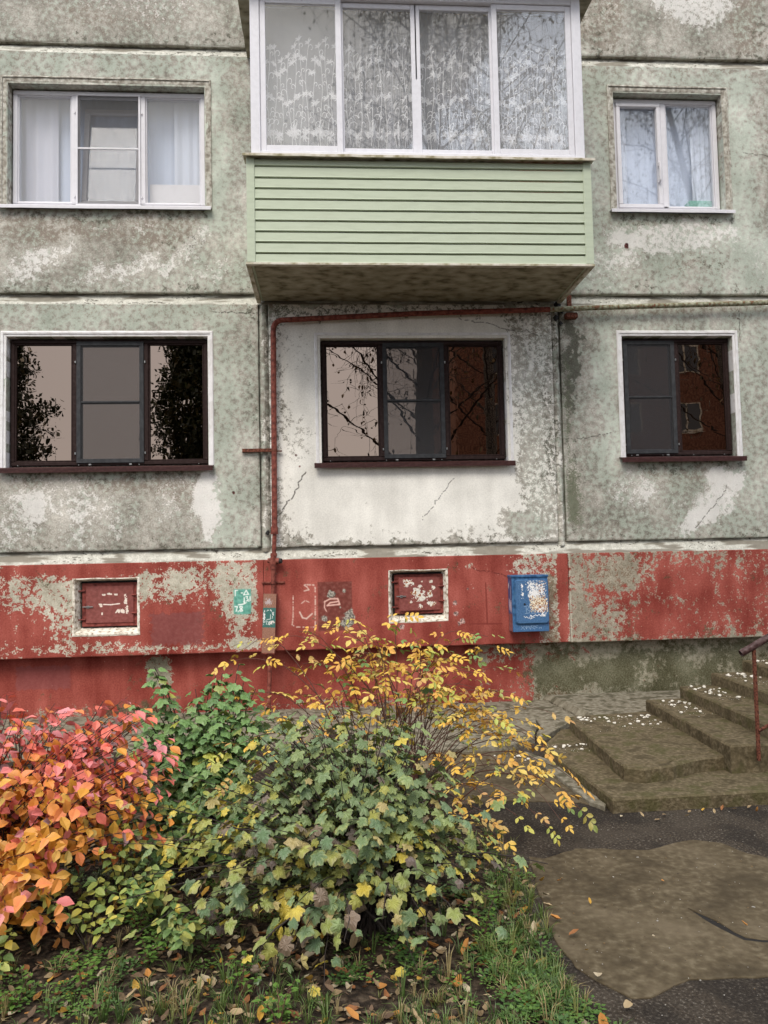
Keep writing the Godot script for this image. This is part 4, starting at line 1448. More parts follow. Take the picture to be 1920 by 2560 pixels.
func build_hatch(h: Array, label: String, ajar: float) -> void:
	var o := node(bld, "hatch", label)
	var x0: float = h[0]
	var x1: float = h[1]
	var y0: float = h[2]
	var y1: float = h[3]
	# lime-washed recess
	var st := new_st()
	var zf := 0.036
	var prof := [[0.012, zf - 0.004], [0.0, zf], [-0.012, zf - 0.006], [-0.045, -0.085]]
	var ring := []
	for q in prof:
		var e: float = q[0]
		ring.append([Vector3(x0 - e, y0 - e * 1.4, q[1]), Vector3(x1 + e, y0 - e * 1.4, q[1]), Vector3(x1 + e, y1 + e * 0.6, q[1]), Vector3(x0 - e, y1 + e * 0.6, q[1])])
	for j in prof.size() - 1:
		for k in 4:
			for s in 8:
				var a: Vector3 = ring[j][k].lerp(ring[j][(k + 1) % 4], s / 8.0)
				var b: Vector3 = ring[j][k].lerp(ring[j][(k + 1) % 4], (s + 1) / 8.0)
				var c: Vector3 = ring[j + 1][k].lerp(ring[j + 1][(k + 1) % 4], (s + 1) / 8.0)
				var d: Vector3 = ring[j + 1][k].lerp(ring[j + 1][(k + 1) % 4], s / 8.0)
				var wv := [a, b, c, d]
				for q in 4:
					wv[q] += Vector3(fn.get_noise_3d(wv[q].x * 13.0, wv[q].y * 13.0, wv[q].z * 13.0), fn.get_noise_3d(wv[q].y * 13.0, wv[q].x * 13.0, 5.0), 0) * 0.008
				quad(st, wv[0], wv[3], wv[2], wv[1])
	part(o, "recess", st.commit(), M.white_worn)
	var fx0 := x0 + 0.062
	var fx1 := x1 - 0.03
	var fy0 := y0 + 0.075
	var fy1 := y1 - 0.045
	part(o, "back_plate", box(Vector3(fx0 - 0.05, fy0 - 0.05, -0.12), Vector3(fx1 + 0.03, fy1 + 0.04, -0.09), 0.0), M.tar)
	part(o, "frame", bars(ring_rects(fx0, fx1, fy0, fy1, 0.052), -0.075, -0.045, 0.004), M.hatch_paint)
	var dx0 := fx0 + 0.04
	var dx1 := fx1 - 0.035
	var dy0 := fy0 + 0.035
	var dy1 := fy1 - 0.03
	var door := node(o, "door")
	door.position = Vector3(dx1, 0, -0.042)
	door.rotation.y = ajar
	var w := dx1 - dx0
	part(door, "door_leaf", box(Vector3(-w, dy0, 0), Vector3(0, dy1, 0.006), 0.002), M.hatch_paint)
	var im := scrap_texture(192, 160, srgb(130, 65, 58))
	if ajar == 0.0:
		for q in [[70, 38, 9, 4, 2.0], [95, 34, 12, 5, 3.0], [120, 38, 8, 4, 4.0], [58, 84, 8, 8, 5.0], [160, 62, 7, 26, 6.0], [165, 105, 8, 18, 7.0], [128, 112, 10, 12, 8.0], [148, 112, 9, 12, 9.0], [64, 120, 4, 7, 10.0]]:
			scraps(im, q[0], q[1], q[2], q[3], q[4], 0.75, srgb(232, 218, 204))
		stroke(im, [Vector2(72, 80), Vector2(100, 82), Vector2(138, 78)], 6.0, srgb(236, 224, 212), 1.0, 0.25)
	else:
		for q in [[44, 26, 26, 20, 2.0], [88, 72, 34, 36, 3.0], [100, 104, 34, 14, 4.0], [142, 88, 14, 26, 5.0], [150, 130, 22, 14, 6.0], [160, 48, 10, 14, 7.0], [110, 20, 8, 8, 8.0], [146, 20, 12, 8, 9.0], [96, 140, 12, 12, 10.0], [56, 74, 8, 6, 11.0], [52, 118, 10, 8, 12.0]]:
			scraps(im, q[0], q[1], q[2], q[3], q[4], 0.62, srgb(226, 220, 208), 0.25)
	part(door, "paper_scraps", uv_face(-w + 0.004, -0.004, dy0 + 0.004, dy1 - 0.004, 0.0075), tex_mat(im))
	var cy := (y0 + y1) * 0.5 - 0.005
	part(door, "hasp", bars([[-w - 0.03, -w + 0.075, cy - 0.006, cy + 0.006], [-w + 0.01, -w + 0.04, cy - 0.014, cy + 0.012]], 0.008, 0.02, 0.003), M.steel)
	for yy in [dy0 + 0.1, dy1 - 0.1]:
		part(o, "hinge", tube(PackedVector3Array([Vector3(dx1 - 0.02, yy, -0.03), Vector3(x1 - 0.004, yy, -0.02)]), 0.009, -1.0, 8), M.hatch_paint)
	for yy in [dy0 + 0.04, dy1 - 0.05]:
		part(o, "staple", tube(PackedVector3Array([Vector3(fx0 + 0.035, yy, -0.035), Vector3(x0 + 0.03, yy, -0.03)]), 0.008, -1.0, 8), M.hatch_paint)

func build_balcony() -> void:
	var b := node(bld, "balcony", "glazed balcony clad in pale green boards with lace curtains")
	var zf := 1.10
	part(b, "floor_slab", panel_slab(-0.69, 2.55, 4.385, 4.52, 0.0, 1.085), M.slab_under)
	# edge trim under the cladding
	part(b, "bottom_trim", bars([[-0.725, 2.585, 4.352, 4.376]], zf - 0.02, zf + 0.03, 0.003), M.trim_dirty)
	part(b, "side_trim", box(Vector3(-0.725, 4.352, 0.02), Vector3(-0.68, 4.40, zf - 0.022), 0.003), M.trim_dirty)
	part(b, "side_trim", box(Vector3(2.54, 4.352, 0.02), Vector3(2.585, 4.40, zf - 0.022), 0.003), M.trim_dirty)
	# boards
	var ys := [4.374, 4.474, 4.577, 4.680, 4.783, 4.886, 4.989, 5.092, 5.195, 5.306, 5.378]
	for i in 10:
		var a: float = ys[i]
		var c: float = ys[i + 1]
		part(b, "siding_board", extrude_x(PackedVector2Array([Vector2(zf - 0.014, a + 0.001), Vector2(zf + 0.012, a + 0.001), Vector2(zf + 0.015, a + 0.005), Vector2(zf + 0.012, a + 0.014), Vector2(zf + 0.009, c - 0.016), Vector2(zf - 0.004, c - 0.011), Vector2(zf - 0.014, c - 0.001)]), -0.64, 2.505, 12, 0.002), M.siding)
	for x in [[-0.712, -0.635], [2.50, 2.582]]:
		part(b, "corner_trim", box(Vector3(x[0], 4.377, zf - 0.05), Vector3(x[1], 5.378, zf + 0.022), 0.006), M.siding)
	for x in [[-0.705, -0.66], [2.53, 2.575]]:
		part(b, "side_panel", box(Vector3(x[0], 4.38, 0.01), Vector3(x[1], 5.375, zf - 0.052), 0.004), M.siding)
	part(b, "ledge", extrude_x(PackedVector2Array([Vector2(0.95, 5.415), Vector2(zf + 0.07, 5.395), Vector2(zf + 0.076, 5.39), Vector2(zf + 0.076, 5.368), Vector2(zf + 0.066, 5.368), Vector2(zf + 0.064, 5.382), Vector2(0.95, 5.40)]), -0.74, 2.605, 30, 0.004), M.trim_dirty)
	# glazing: fixed frame, four sliding sashes
	part(b, "glazing_frame", bars([[-0.665, -0.575, 5.413, 7.06], [2.44, 2.53, 5.413, 7.06], [-0.575, 2.44, 5.413, 5.452], [-0.575, 2.44, 6.955, 7.06]], zf - 0.075, zf + 0.012, 0.006), M.alu)
	var sx := [[-0.573, 0.198], [0.165, 0.925], [0.905, 1.69], [1.655, 2.438]]
	for i in 4:
		var z := zf - (0.022 if i in [0, 3] else 0.058)
		var s := node(b, "sash")
		part(s, "sash_frame", bars([[sx[i][0], sx[i][0] + 0.052, 5.454, 6.953], [sx[i][1] - 0.055, sx[i][1], 5.454, 6.953], [sx[i][0] + 0.052, sx[i][1] - 0.055, 5.454, 5.512], [sx[i][0] + 0.052, sx[i][1] - 0.055, 6.90, 6.953]], z - 0.012, z + 0.020, 0.004), M.alu)
		part(s, "pane", box(Vector3(sx[i][0] + 0.048, 5.506, z), Vector3(sx[i][1] - 0.05, 6.906, z + 0.005), 0.0), M.glass)
		part(s, "added_pane", box(Vector3(sx[i][0] + 0.048, 5.506, z + 0.007), Vector3(sx[i][1] - 0.05, 6.906, z + 0.009), 0.0), M.glass)  # extra sheet on the single glazing, added to strengthen its reflections
	for x in [-0.655, 2.52]:
		part(b, "side_glazing", bars([[x - 0.0, x + 0.012, 5.41, 7.05]], 0.02, zf - 0.08, 0.002), M.glass)
	for i in 4:
		part(b, "lace_curtain", sheet_curtain(-0.6 + i * 0.765, 0.15 + i * 0.765, 5.50 + (0.015 if i == 1 else 0.0), 7.0, zf - 0.2 - 0.012 * (i % 2), [2.0, 8.0, 6.0, 3.0][i], [0.012, 0.036, 0.036, 0.014][i], i * 2.3), M.lace)
	part(b, "curtain_rail", tube(PackedVector3Array([Vector3(-0.62, 7.0, zf - 0.2), Vector3(2.5, 7.0, zf - 0.2)]), 0.008), M.alu)
	# slab of the balcony above, and the door into the flat
	part(b, "roof_slab", panel_slab(-0.80, 2.68, 7.07, 7.24, 0.0, 1.3), M.slab_under)
	var dr := node(b, "balcony_door")
	part(dr, "frame", bars(ring_rects(0.1, 1.7, 4.6, 6.75, 0.06) + [[0.72, 0.8, 4.66, 6.69]], -0.12, -0.05, 0.005), M.white_pvc)
	pane_box(dr, 0.16, 1.64, 4.66, 6.69, -0.09, M.glass)
	part(dr, "dark_room", box(Vector3(0.0, 4.5, -2.4), Vector3(1.8, 6.9, -2.35), 0.0), M.dark_room)
	part(b, "stored_box", box(Vector3(1.95, 4.53, 0.45), Vector3(2.42, 5.62, 0.78), 0.01), mat(srgb(176, 96, 78), 0.8))
	part(b, "stored_chest", box(Vector3(0.25, 4.53, 0.25), Vector3(0.95, 5.66, 0.6), 0.01), mat(srgb(70, 70, 72), 0.8))

func panel_slab(x0: float, x1: float, y0: float, y1: float, z0: float, z1: float) -> ArrayMesh:
	return slab(PackedVector2Array([Vector2(x0, z0), Vector2(x1, z0), Vector2(x1, z1), Vector2(x0, z1)]), y0, y1, 0.1, 0.006, 0.012)
# ------------------------------------------------------------------ steps, pipe, cabinet, rail
func build_steps() -> void:
	var s := thing("concrete_steps", "mossy cracked concrete steps rising beside the wall, strewn with crumbs", "steps")
	part(s, "landing_slab", slab(P2([1.69, 2.02, 1.755, 3.375, 2.75, 3.34, 6.5, 3.22, 6.5, 1.4, 2.0, 1.45, 1.8, 1.8]), -0.05, 0.078, 0.07, 0.014, 0.012), M.step)
	var cut := P2([1.8, 2.93, 2.1, 2.99, 2.3, 2.93, 2.5, 2.80, 2.72, 2.74, 2.72, 2.755, 2.5, 2.82, 2.3, 2.952, 2.1, 3.012, 1.8, 2.955])
	for pc in Geometry2D.clip_polygons(P2([2.1, 1.4, 2.06, 1.6, 1.965, 3.02, 2.08, 3.09, 2.3, 3.03, 2.5, 2.92, 2.8, 2.84, 2.86, 1.3]), cut):
		part(s, "step", slab(pc, 0.06, 0.175, 0.05, 0.016, 0.012), M.step)
	var xs := [2.80, 3.15, 3.50, 3.85, 4.2]
	var hs := [0.27, 0.37, 0.47, 0.57, 0.67]
	for i in 5:
		var x: float = xs[i]
		part(s, "step", slab(P2([x + 0.06, 1.26 - 0.07 * i, x - 0.05, 2.95 - 0.006 * i, 6.6, 2.92 - 0.006 * i, 6.6, 1.2 - 0.07 * i]), hs[i] - (0.22 if i == 0 else 0.115), hs[i], 0.07, 0.014, 0.012), M.step)
	# mortar cheek between the flight and the wall
	var st := new_st()
	var n := 40
	for i in n:
		for j in 6:
			var p := []
			for q in [[i, j], [i, j + 1], [i + 1, j + 1], [i + 1, j]]:
				var x: float = 2.9 + 3.4 * q[0] / n
				var v := float(q[1]) / 6.0
				var hh := 0.05 + clampf((x - 3.2) * 0.26, 0.0, 0.62)
				p.append(Vector3(x, hh * (1.0 - 0.75 * v * v) + fn.get_noise_2d(x * 5.0, v * 4.0) * 0.03, lerpf(1.25, -0.12, v)))
			quad(st, p[0], p[3], p[2], p[1])
	part(s, "mortar_cheek", st.commit(), M.apron)

func build_pipe() -> void:
	var g := thing("gas_pipe", "red-brown steel gas pipe dropping down the seam and running under the balcony", "pipe")
	var z := 0.085
	var pts := PackedVector3Array()
	pts.append(Vector3(-0.566, 1.90, z))
	pts.append(Vector3(-0.558, 2.9, z))
	pts.append(Vector3(-0.551, 4.02, z))
	for k in 7:
		var a := PI - k / 6.0 * PI * 0.5
		pts.append(Vector3(-0.45 + cos(a) * 0.10, 4.05 + sin(a) * 0.10, z))
	pts.append_array(PackedVector3Array([Vector3(-0.3, 4.157, z), Vector3(0.975, 4.222, z), Vector3(2.0, 4.254, z), Vector3(2.44, 4.268, z)]))
	part(g, "pipe_run", tube(pts, 0.029, -1.0, 14), M.pipe_red)
	part(g, "pipe_run", tube(PackedVector3Array([Vector3(2.44, 4.268, z), Vector3(2.9, 4.288, z), Vector3(4.0, 4.322, z), Vector3(5.2, 4.358, z), Vector3(8.0, 4.44, z)]), 0.0282, -1.0, 14), M.pipe_worn, Vector3.ZERO, "worn stretch with flaking green and white paint")
	part(g, "pipe_run", tube(PackedVector3Array([Vector3(-0.566, 1.9, z), Vector3(-0.583, 1.5, z), Vector3(-0.592, 1.2, z), Vector3(-0.63, 0.6, z), Vector3(-0.655, 0.0, z)]), 0.0225, -1.0, 12), M.pipe_red)
	var st := new_st()
	tube_into(st, PackedVector3Array([Vector3(-0.567, 1.965, z), Vector3(-0.567, 1.955, z), Vector3(-0.567, 1.90, z), Vector3(-0.568, 1.89, z), Vector3(-0.568, 1.878, z)]), PackedFloat32Array([0.03, 0.036, 0.036, 0.042, 0.036]), 14)
	part(g, "collar", st.commit(), M.pipe_red)
	st = new_st()
	tube_into(st, PackedVector3Array([Vector3(-0.578, 1.685, z), Vector3(-0.578, 1.68, z), Vector3(-0.579, 1.65, z), Vector3(-0.58, 1.645, z), Vector3(-0.582, 1.60, z), Vector3(-0.583, 1.555, z), Vector3(-0.584, 1.55, z), Vector3(-0.584, 1.52, z)]), PackedFloat32Array([0.026, 0.037, 0.037, 0.03, 0.052, 0.034, 0.036, 0.034]), 8)
	tube_into(st, PackedVector3Array([Vector3(-0.64, 1.605, z), Vector3(-0.52, 1.60, z + 0.02)]), PackedFloat32Array([0.026, 0.03]), 10)
	part(g, "valve", st.commit(), M.pipe_red)
	part(g, "valve_plug", tube(PackedVector3Array([Vector3(-0.54, 1.60, z + 0.015), Vector3(-0.495, 1.60, z + 0.03)]), 0.03, 0.026, 10), M.tar)
	st = new_st()
	tube_into(st, PackedVector3Array([Vector3(-0.588, 1.385, z), Vector3(-0.588, 1.365, z)]), PackedFloat32Array([0.033, 0.033]), 14)
	bb(st, Vector3(-0.71, 1.366, 0.03), Vector3(-0.47, 1.386, 0.052), 0.003)
	part(g, "clamp", st.commit(), M.pipe_red)
	# angle-iron bracket at mid height
	st = new_st()
	bb(st, Vector3(-0.9, 2.752, 0.004), Vector3(-0.53, 2.756, 0.05), 0.001)
	bb(st, Vector3(-0.9, 2.756, 0.004), Vector3(-0.53, 2.792, 0.009), 0.001)
	tube_into(st, PackedVector3Array([Vector3(-0.559, 2.765, z), Vector3(-0.559, 2.75, z)]), PackedFloat32Array([0.034, 0.034]), 14)
	bb(st, Vector3(-0.6, 2.752, 0.03), Vector3(-0.48, 2.764, 0.06), 0.002)
	part(g, "bracket", st.commit(), M.iron_rust)
	# bracket and tar at the seam
	st = new_st()
	bb(st, Vector3(2.655, 4.29, 0.0), Vector3(2.705, 4.45, 0.03), 0.004)
	bb(st, Vector3(2.62, 4.18, 0.0), Vector3(2.76, 4.245, 0.07), 0.012)
	part(g, "bracket", st.commit(), M.iron_rust)
	st = new_st()
	for q in [[2.55, 4.35, 0.05], [2.6, 4.29, 0.045], [2.53, 4.2, 0.04], [2.58, 4.14, 0.03], [-0.64, 1.9, 0.03]]:
		var pp := PackedVector3Array()
		var rr := PackedFloat32Array()
		for k in 6:
			var t := k / 5.0
			pp.append(Vector3(q[0] + fn.get_noise_1d(k * 3.0 + q[0]) * 0.02, q[1] + (t - 0.5) * q[2] * 1.8, 0.0))
			rr.append(q[2] * sin(PI * clampf(t, 0.06, 0.94)) * (0.8 + 0.3 * fn.get_noise_1d(k * 7.0 + q[1] * 9.0)))
		tube_into(st, pp, rr, 9)
	part(g, "tar_seal", st.commit(), M.tar)
	# sheet-metal guard over the lower pipe, with old survey figures
	var guard := node(g, "guard", "folded metal guard with worn teal paint and white figures")
	guard.position = Vector3(-0.617, 1.265, 0.036)
	guard.rotation.z = -0.046
	part(guard, "guard_body", extrude_guard(), M.pipe_red)
	var im := scrap_texture(160, 640, srgb(148, 104, 84))
	for j in 640:
		for i in 160:
			var e := fn.get_noise_2d(i * 0.05, j * 0.05 + 300.0)
			if j > 150 + e * 8.0 and j < 365 + e * 8.0:
				var c := srgb(50, 102, 94).lightened(clampf(fn.get_noise_2d(i * 0.2, j * 0.2) * 0.2, 0.0, 0.3))
				im.set_pixel(i, j, c)
	scraps(im, 62, 85, 55, 42, 3.0, 0.55, srgb(190, 176, 176))
	scraps(im, 16, 260, 16, 90, 5.0, 0.5, srgb(230, 228, 224))
	scraps(im, 110, 310, 46, 30, 7.0, 0.45, srgb(226, 214, 206))
	scraps(im, 130, 215, 18, 20, 8.0, 0.5, srgb(222, 222, 218))
	var wt := srgb(232, 236, 230)
	stroke(im, [Vector2(48, 190), Vector2(60, 176), Vector2(74, 180)], 6.0, wt)
	stroke(im, [Vector2(90, 178), Vector2(110, 190), Vector2(96, 170), Vector2(90, 178)], 5.0, wt)
	stroke(im, [Vector2(96, 225), Vector2(96, 272)], 6.0, wt)
	stroke(im, [Vector2(50, 280), Vector2(96, 274)], 6.0, wt)
	stroke(im, [Vector2(112, 240), Vector2(124, 244), Vector2(116, 254), Vector2(126, 262), Vector2(112, 268)], 4.0, wt)
	stroke(im, [Vector2(36, 296), Vector2(58, 296), Vector2(46, 334)], 6.0, wt)
	stroke(im, [Vector2(62, 332), Vector2(64, 336)], 5.0, wt)
	stroke(im, [Vector2(84, 300), Vector2(74, 308), Vector2(90, 324), Vector2(80, 336), Vector2(70, 324), Vector2(90, 308), Vector2(84, 300)], 5.0, wt)
	part(guard, "painted_face", uv_face(-0.066, 0.064, -0.606, -0.002, 0.1065), tex_mat(im, 0.6))

func extrude_guard() -> ArrayMesh:
	var st := new_st()
	bb(st, Vector3(-0.068, -0.62, 0.098), Vector3(0.068, 0.0, 0.105), 0.002)
	bb(st, Vector3(0.062, -0.61, 0.0), Vector3(0.068, 0.0, 0.098), 0.002)
	bb(st, Vector3(-0.068, -0.61, 0.0), Vector3(-0.062, 0.0, 0.098), 0.002)
	return st.commit()

func build_cabinet() -> void:
	var c := thing("gas_cabinet", "scuffed blue steel gas cabinet on the red plinth", "cabinet", Vector3(1.9, 0.805, 0.036))
	var blue := rough_mat([[0.2, srgb(46, 78, 114)], [0.5, srgb(62, 102, 144)], [0.8, srgb(80, 120, 158)]], 0.012, 5, 51, 2.5, 0.06, 0.45)
	var side := scrap_texture(128, 384, srgb(62, 74, 122))
	for j in range(250, 384):
		for i in 128:
			if j > 258 + fn.get_noise_2d(i * 0.08, 3.0) * 16.0:
				side.set_pixel(i, j, srgb(118, 62, 60).lightened(clampf(fn.get_noise_2d(i * 0.06, j * 0.02), 0.0, 0.3)))
	var wt := srgb(226, 226, 228)
	stroke(side, [Vector2(84, 60), Vector2(86, 150)], 7.0, wt)
	scraps(side, 20, 60, 16, 26, 4.0, 0.5, wt)
	for k in 5:
		stroke(side, [Vector2(22 + k * 17, 150 + k * 5), Vector2(34 + k * 17, 235 + k * 3), Vector2(38 + k * 17, 160)], 7.0, srgb(220, 206, 212), 0.95, 0.2)
	stroke(side, [Vector2(30, 24), Vector2(40, 40), Vector2(56, 22), Vector2(66, 40), Vector2(84, 26)], 3.0, srgb(150, 165, 200))
	part(c, "body", box(Vector3(0.0, 0.0, 0.0), Vector3(0.385, 0.575, 0.17), 0.004), blue)
	part(c, "lid", box(Vector3(-0.006, 0.568, -0.004), Vector3(0.391, 0.592, 0.182), 0.004), blue)
	var sst := new_st()
	for q in [[0, 0], [0, 1], [1, 1], [0, 0], [1, 1], [1, 0]]:
		sst.set_uv(Vector2(q[0], 1.0 - q[1]))
		sst.set_normal(Vector3.LEFT)
		sst.add_vertex(Vector3(-0.0015, 0.004 + 0.56 * q[1], 0.004 + 0.162 * q[0]))
	part(c, "painted_side", sst.commit(), tex_mat(side))
	var im := scrap_texture(320, 432, srgb(64, 104, 146))
	var white := srgb(238, 236, 234)
	scraps(im, 165, 60, 70, 62, 3.0, 0.48, white)
	scraps(im, 250, 90, 62, 100, 5.0, 0.5, white, 0.3)
	scraps(im, 180, 140, 62, 60, 7.0, 0.72, white)
	scraps(im, 225, 240, 92, 84, 9.0, 0.85, srgb(240, 230, 206), 0.55)
	scraps(im, 250, 290, 70, 46, 11.0, 0.6, white, 0.8)
	scraps(im, 62, 66, 14, 38, 13.0, 0.5, white)
	scraps(im, 64, 140, 16, 44, 15.0, 0.55, white)
	stroke(im, [Vector2(30, 90), Vector2(22, 60), Vector2(46, 26), Vector2(58, 40)], 2.5, srgb(120, 155, 190))
	stroke(im, [Vector2(34, 150), Vector2(30, 190), Vector2(44, 220)], 2.0, srgb(120, 155, 190))
	stroke(im, [Vector2(96, 262), Vector2(102, 334)], 3.0, srgb(170, 192, 214))
	stroke(im, [Vector2(74, 266), Vector2(112, 256), Vector2(130, 270), Vector2(104, 292), Vector2(134, 312), Vector2(128, 330), Vector2(84, 336)], 3.0, srgb(170, 192, 214))
	stroke(im, [Vector2(150, 336), Vector2(196, 334)], 3.0, srgb(170, 192, 214))
	stroke(im, [Vector2(72, 360), Vector2(90, 378), Vector2(100, 366), Vector2(112, 380), Vector2(128, 384), Vector2(140, 352), Vector2(150, 372), Vector2(138, 392), Vector2(160, 380), Vector2(182, 374)], 5.0, white)
	stroke(im, [Vector2(140, 352), Vector2(160, 368), Vector2(190, 350), Vector2(206, 362), Vector2(226, 346), Vector2(240, 362), Vector2(262, 340), Vector2(286, 368)], 7.0, white)
	scraps(im, 270, 348, 30, 22, 17.0, 0.5, white)
	var door := part(c, "door", rounded_plate(0.028, 0.382, 0.085, 0.545, 0.176, 0.196, 0.035), blue)
	part(door, "painted_face", uv_face(0.036, 0.374, 0.093, 0.537, 0.1975, 0.03), tex_mat(im, 0.5))
	part(door, "lock", tube(PackedVector3Array([Vector3(0.125, 0.29, 0.19), Vector3(0.125, 0.29, 0.205)]), 0.012, 0.01, 10), M.tar)
	var tg := scrap_texture(320, 90, srgb(62, 103, 147))
	var tc := srgb(172, 196, 220)
	stroke(tg, [Vector2(70, 20), Vector2(102, 66)], 3.0, tc)
	stroke(tg, [Vector2(100, 22), Vector2(78, 50), Vector2(70, 64)], 3.0, tc)
	stroke(tg, [Vector2(104, 24), Vector2(120, 62), Vector2(118, 24), Vector2(136, 36), Vector2(118, 44)], 3.0, tc)
	stroke(tg, [Vector2(138, 24), Vector2(152, 66), Vector2(166, 22), Vector2(150, 30)], 3.0, tc)
	stroke(tg, [Vector2(160, 20), Vector2(190, 26), Vector2(172, 44), Vector2(192, 66)], 3.0, tc)
	stroke(tg, [Vector2(222, 20), Vector2(190, 30), Vector2(216, 42), Vector2(186, 56)], 3.0, tc)
	stroke(tg, [Vector2(234, 40), Vector2(235, 58)], 3.0, tc)
	stroke(tg, [Vector2(250, 40), Vector2(243, 46), Vector2(252, 48), Vector2(250, 40), Vector2(252, 62)], 2.5, tc)
	part(c, "tagged_panel", uv_face(0.004, 0.381, 0.004, 0.08, 0.1715), tex_mat(tg, 0.5))

func rounded_plate(x0: float, x1: float, y0: float, y1: float, z0: float, z1: float, rad: float) -> ArrayMesh:
	var st := new_st()
	var pts := []
	for c in 4:
		var cc: Vector2 = [Vector2(x1 - rad, y1 - rad), Vector2(x0 + rad, y1 - rad), Vector2(x0 + rad, y0 + rad), Vector2(x1 - rad, y0 + rad)][c]
		for k in 6:
			var a := PI * 0.5 * (c + k / 5.0)
			pts.append([cc + Vector2(cos(a), sin(a)) * rad, cc + Vector2(cos(a), sin(a)) * (rad - 0.008)])
	var n := pts.size()
	for i in n:
		var p: Array = pts[i]
		var q: Array = pts[(i + 1) % n]
		quad(st, Vector3(p[0].x, p[0].y, z0), Vector3(q[0].x, q[0].y, z0), Vector3(q[0].x, q[0].y, z1 - 0.006), Vector3(p[0].x, p[0].y, z1 - 0.006))
		quad(st, Vector3(p[0].x, p[0].y, z1 - 0.006), Vector3(q[0].x, q[0].y, z1 - 0.006), Vector3(q[1].x, q[1].y, z1), Vector3(p[1].x, p[1].y, z1))
	for k in range(1, n - 1):
		tri(st, Vector3(pts[0][1].x, pts[0][1].y, z1), Vector3(pts[k][1].x, pts[k][1].y, z1), Vector3(pts[k + 1][1].x, pts[k + 1][1].y, z1))
	return st.commit()

func build_handrail() -> void:
	var h := thing("handrail", "dark painted steel handrail on thin posts beside the steps", "handrail", Vector3(2.93, 0.172, 3.0))
	var d := Vector3(1.0, 0.52, 0.0)
	# open-ended top tube: outer and inner wall
	var st := new_st()
	var a := Vector3(-0.095, 0.735, 0)
	var b := a + d * 1.9
	tube_into(st, PackedVector3Array([a, b]), PackedFloat32Array([0.0245, 0.0245]), 16, false)
	tube_into(st, PackedVector3Array([a, b]), PackedFloat32Array([0.021, 0.021]), 16, false)
	part(h, "rail", st.commit(), M.rail_paint)
	for k in 2:
		var x := 0.0 + 0.95 * k
		var foot := 0.0 if k == 0 else 0.23
		part(h, "post", box(Vector3(x - 0.0105, foot, -0.0105), Vector3(x + 0.0105, 0.735 + (x + 0.095) * 0.52 - 0.018, 0.0105), 0.002), M.iron_rust)
	st = new_st()
	tube_into(st, PackedVector3Array([Vector3(0.0, 0.205, 0.014), Vector3(0.0, 0.205, 0.014) + d * 1.6]), PackedFloat32Array([0.011, 0.011]), 6)
	part(h, "middle_rail", st.commit(), M.iron_rust)
# ------------------------------------------------------------------ plants
# an ovate blade along +z from the stalk, folded at the midrib; colours are linear
func ovate(length: float, width: float, fold: float, curl_: float, ca: Color, cb: Color, sd: int) -> ArrayMesh:
	var st := new_st()
	var n := 6
	var mid := []
	var lft := []
	var rgt := []
	for i in n + 1:
		var t := float(i) / n
		var w := width * 0.5 * pow(sin(PI * pow(t, 0.85)), 0.8) * (1.0 + 0.12 * sin(sd + t * 9.0))
		var y := -curl_ * t * t * length + 0.02 * length * sin(sd * 1.7 + t * 5.0)
		mid.append(Vector3(0, y, t * length))
		lft.append(Vector3(-w, y + fold * w + 0.08 * w * sin(sd + t * 7.0), t * length - 0.1 * w))
		rgt.append(Vector3(w, y + fold * w + 0.08 * w * cos(sd + t * 6.0), t * length - 0.1 * w))
	for i in n:
		for side in [lft, rgt]:
			var s: Array = side
			var q := [[mid[i], ca], [s[i], cb], [s[i + 1], cb], [mid[i], ca], [s[i + 1], cb], [mid[i + 1], ca]]
			if side == rgt:
				q.reverse()
			for e in q:
				st.set_color(e[1])
				st.add_vertex(e[0])
	# stalk
	st.set_color(ca)
	st.add_vertex(Vector3(-length * 0.012, 0, 0.02 * length))
	st.set_color(ca)
	st.add_vertex(Vector3(length * 0.012, 0, 0.02 * length))
	st.set_color(ca)
	st.add_vertex(Vector3(0, 0, -0.22 * length))
	return st.commit()

# a lobed blade; pts = half outline as (degrees from the tip, radius)
func lobed(size: float, half: Array, cup: float, droop: float, ca: Color, cb: Color, ce: Color, sd: int) -> ArrayMesh:
	var st := new_st()
	var out := []
	for q in half:
		out.append([deg_to_rad(q[0]), q[1]])
	for k in range(half.size() - 2, -1, -1):
		out.append([-deg_to_rad(half[k][0]), half[k][1]])
	var rim := []
	var inr := []
	for i in out.size():
		var a: float = out[i][0]
		var r: float = out[i][1] * size * (1.0 + 0.1 * sin(sd * 2.3 + i * 1.9))
		var d := Vector3(sin(a), 0, cos(a))
		var lobe := cos(a * 2.5) * 0.06
		rim.append(d * r + Vector3(0, (cup * (r / size) - droop * r * r / size / size + lobe + 0.05 * sin(sd + i * 2.1)) * size, 0.35 * size))
		inr.append(d * r * 0.55 + Vector3(0, (cup * 0.4 - droop * 0.12 + lobe * 0.2 + (0.05 if i % 2 == 0 else -0.02)) * size, 0.35 * size))
	var c0 := Vector3(0, 0, 0.35 * size)
	for i in out.size() - 1:
		var tip_e := ce if (i + sd) % 3 == 0 else cb
		for q in [[c0, ca], [inr[i], ca], [inr[i + 1], ca], [inr[i], ca], [rim[i], tip_e], [rim[i + 1], cb], [inr[i], ca], [rim[i + 1], cb], [inr[i + 1], ca]]:
			st.set_color(q[1])
			st.add_vertex(q[0])
	for q in [Vector3(-size * 0.02, 0, size * 0.2), Vector3(size * 0.02, 0, size * 0.2), Vector3(0, 0.02 * size, -size * 0.35)]:
		st.set_color(cb)
		st.add_vertex(q)
	return st.commit()

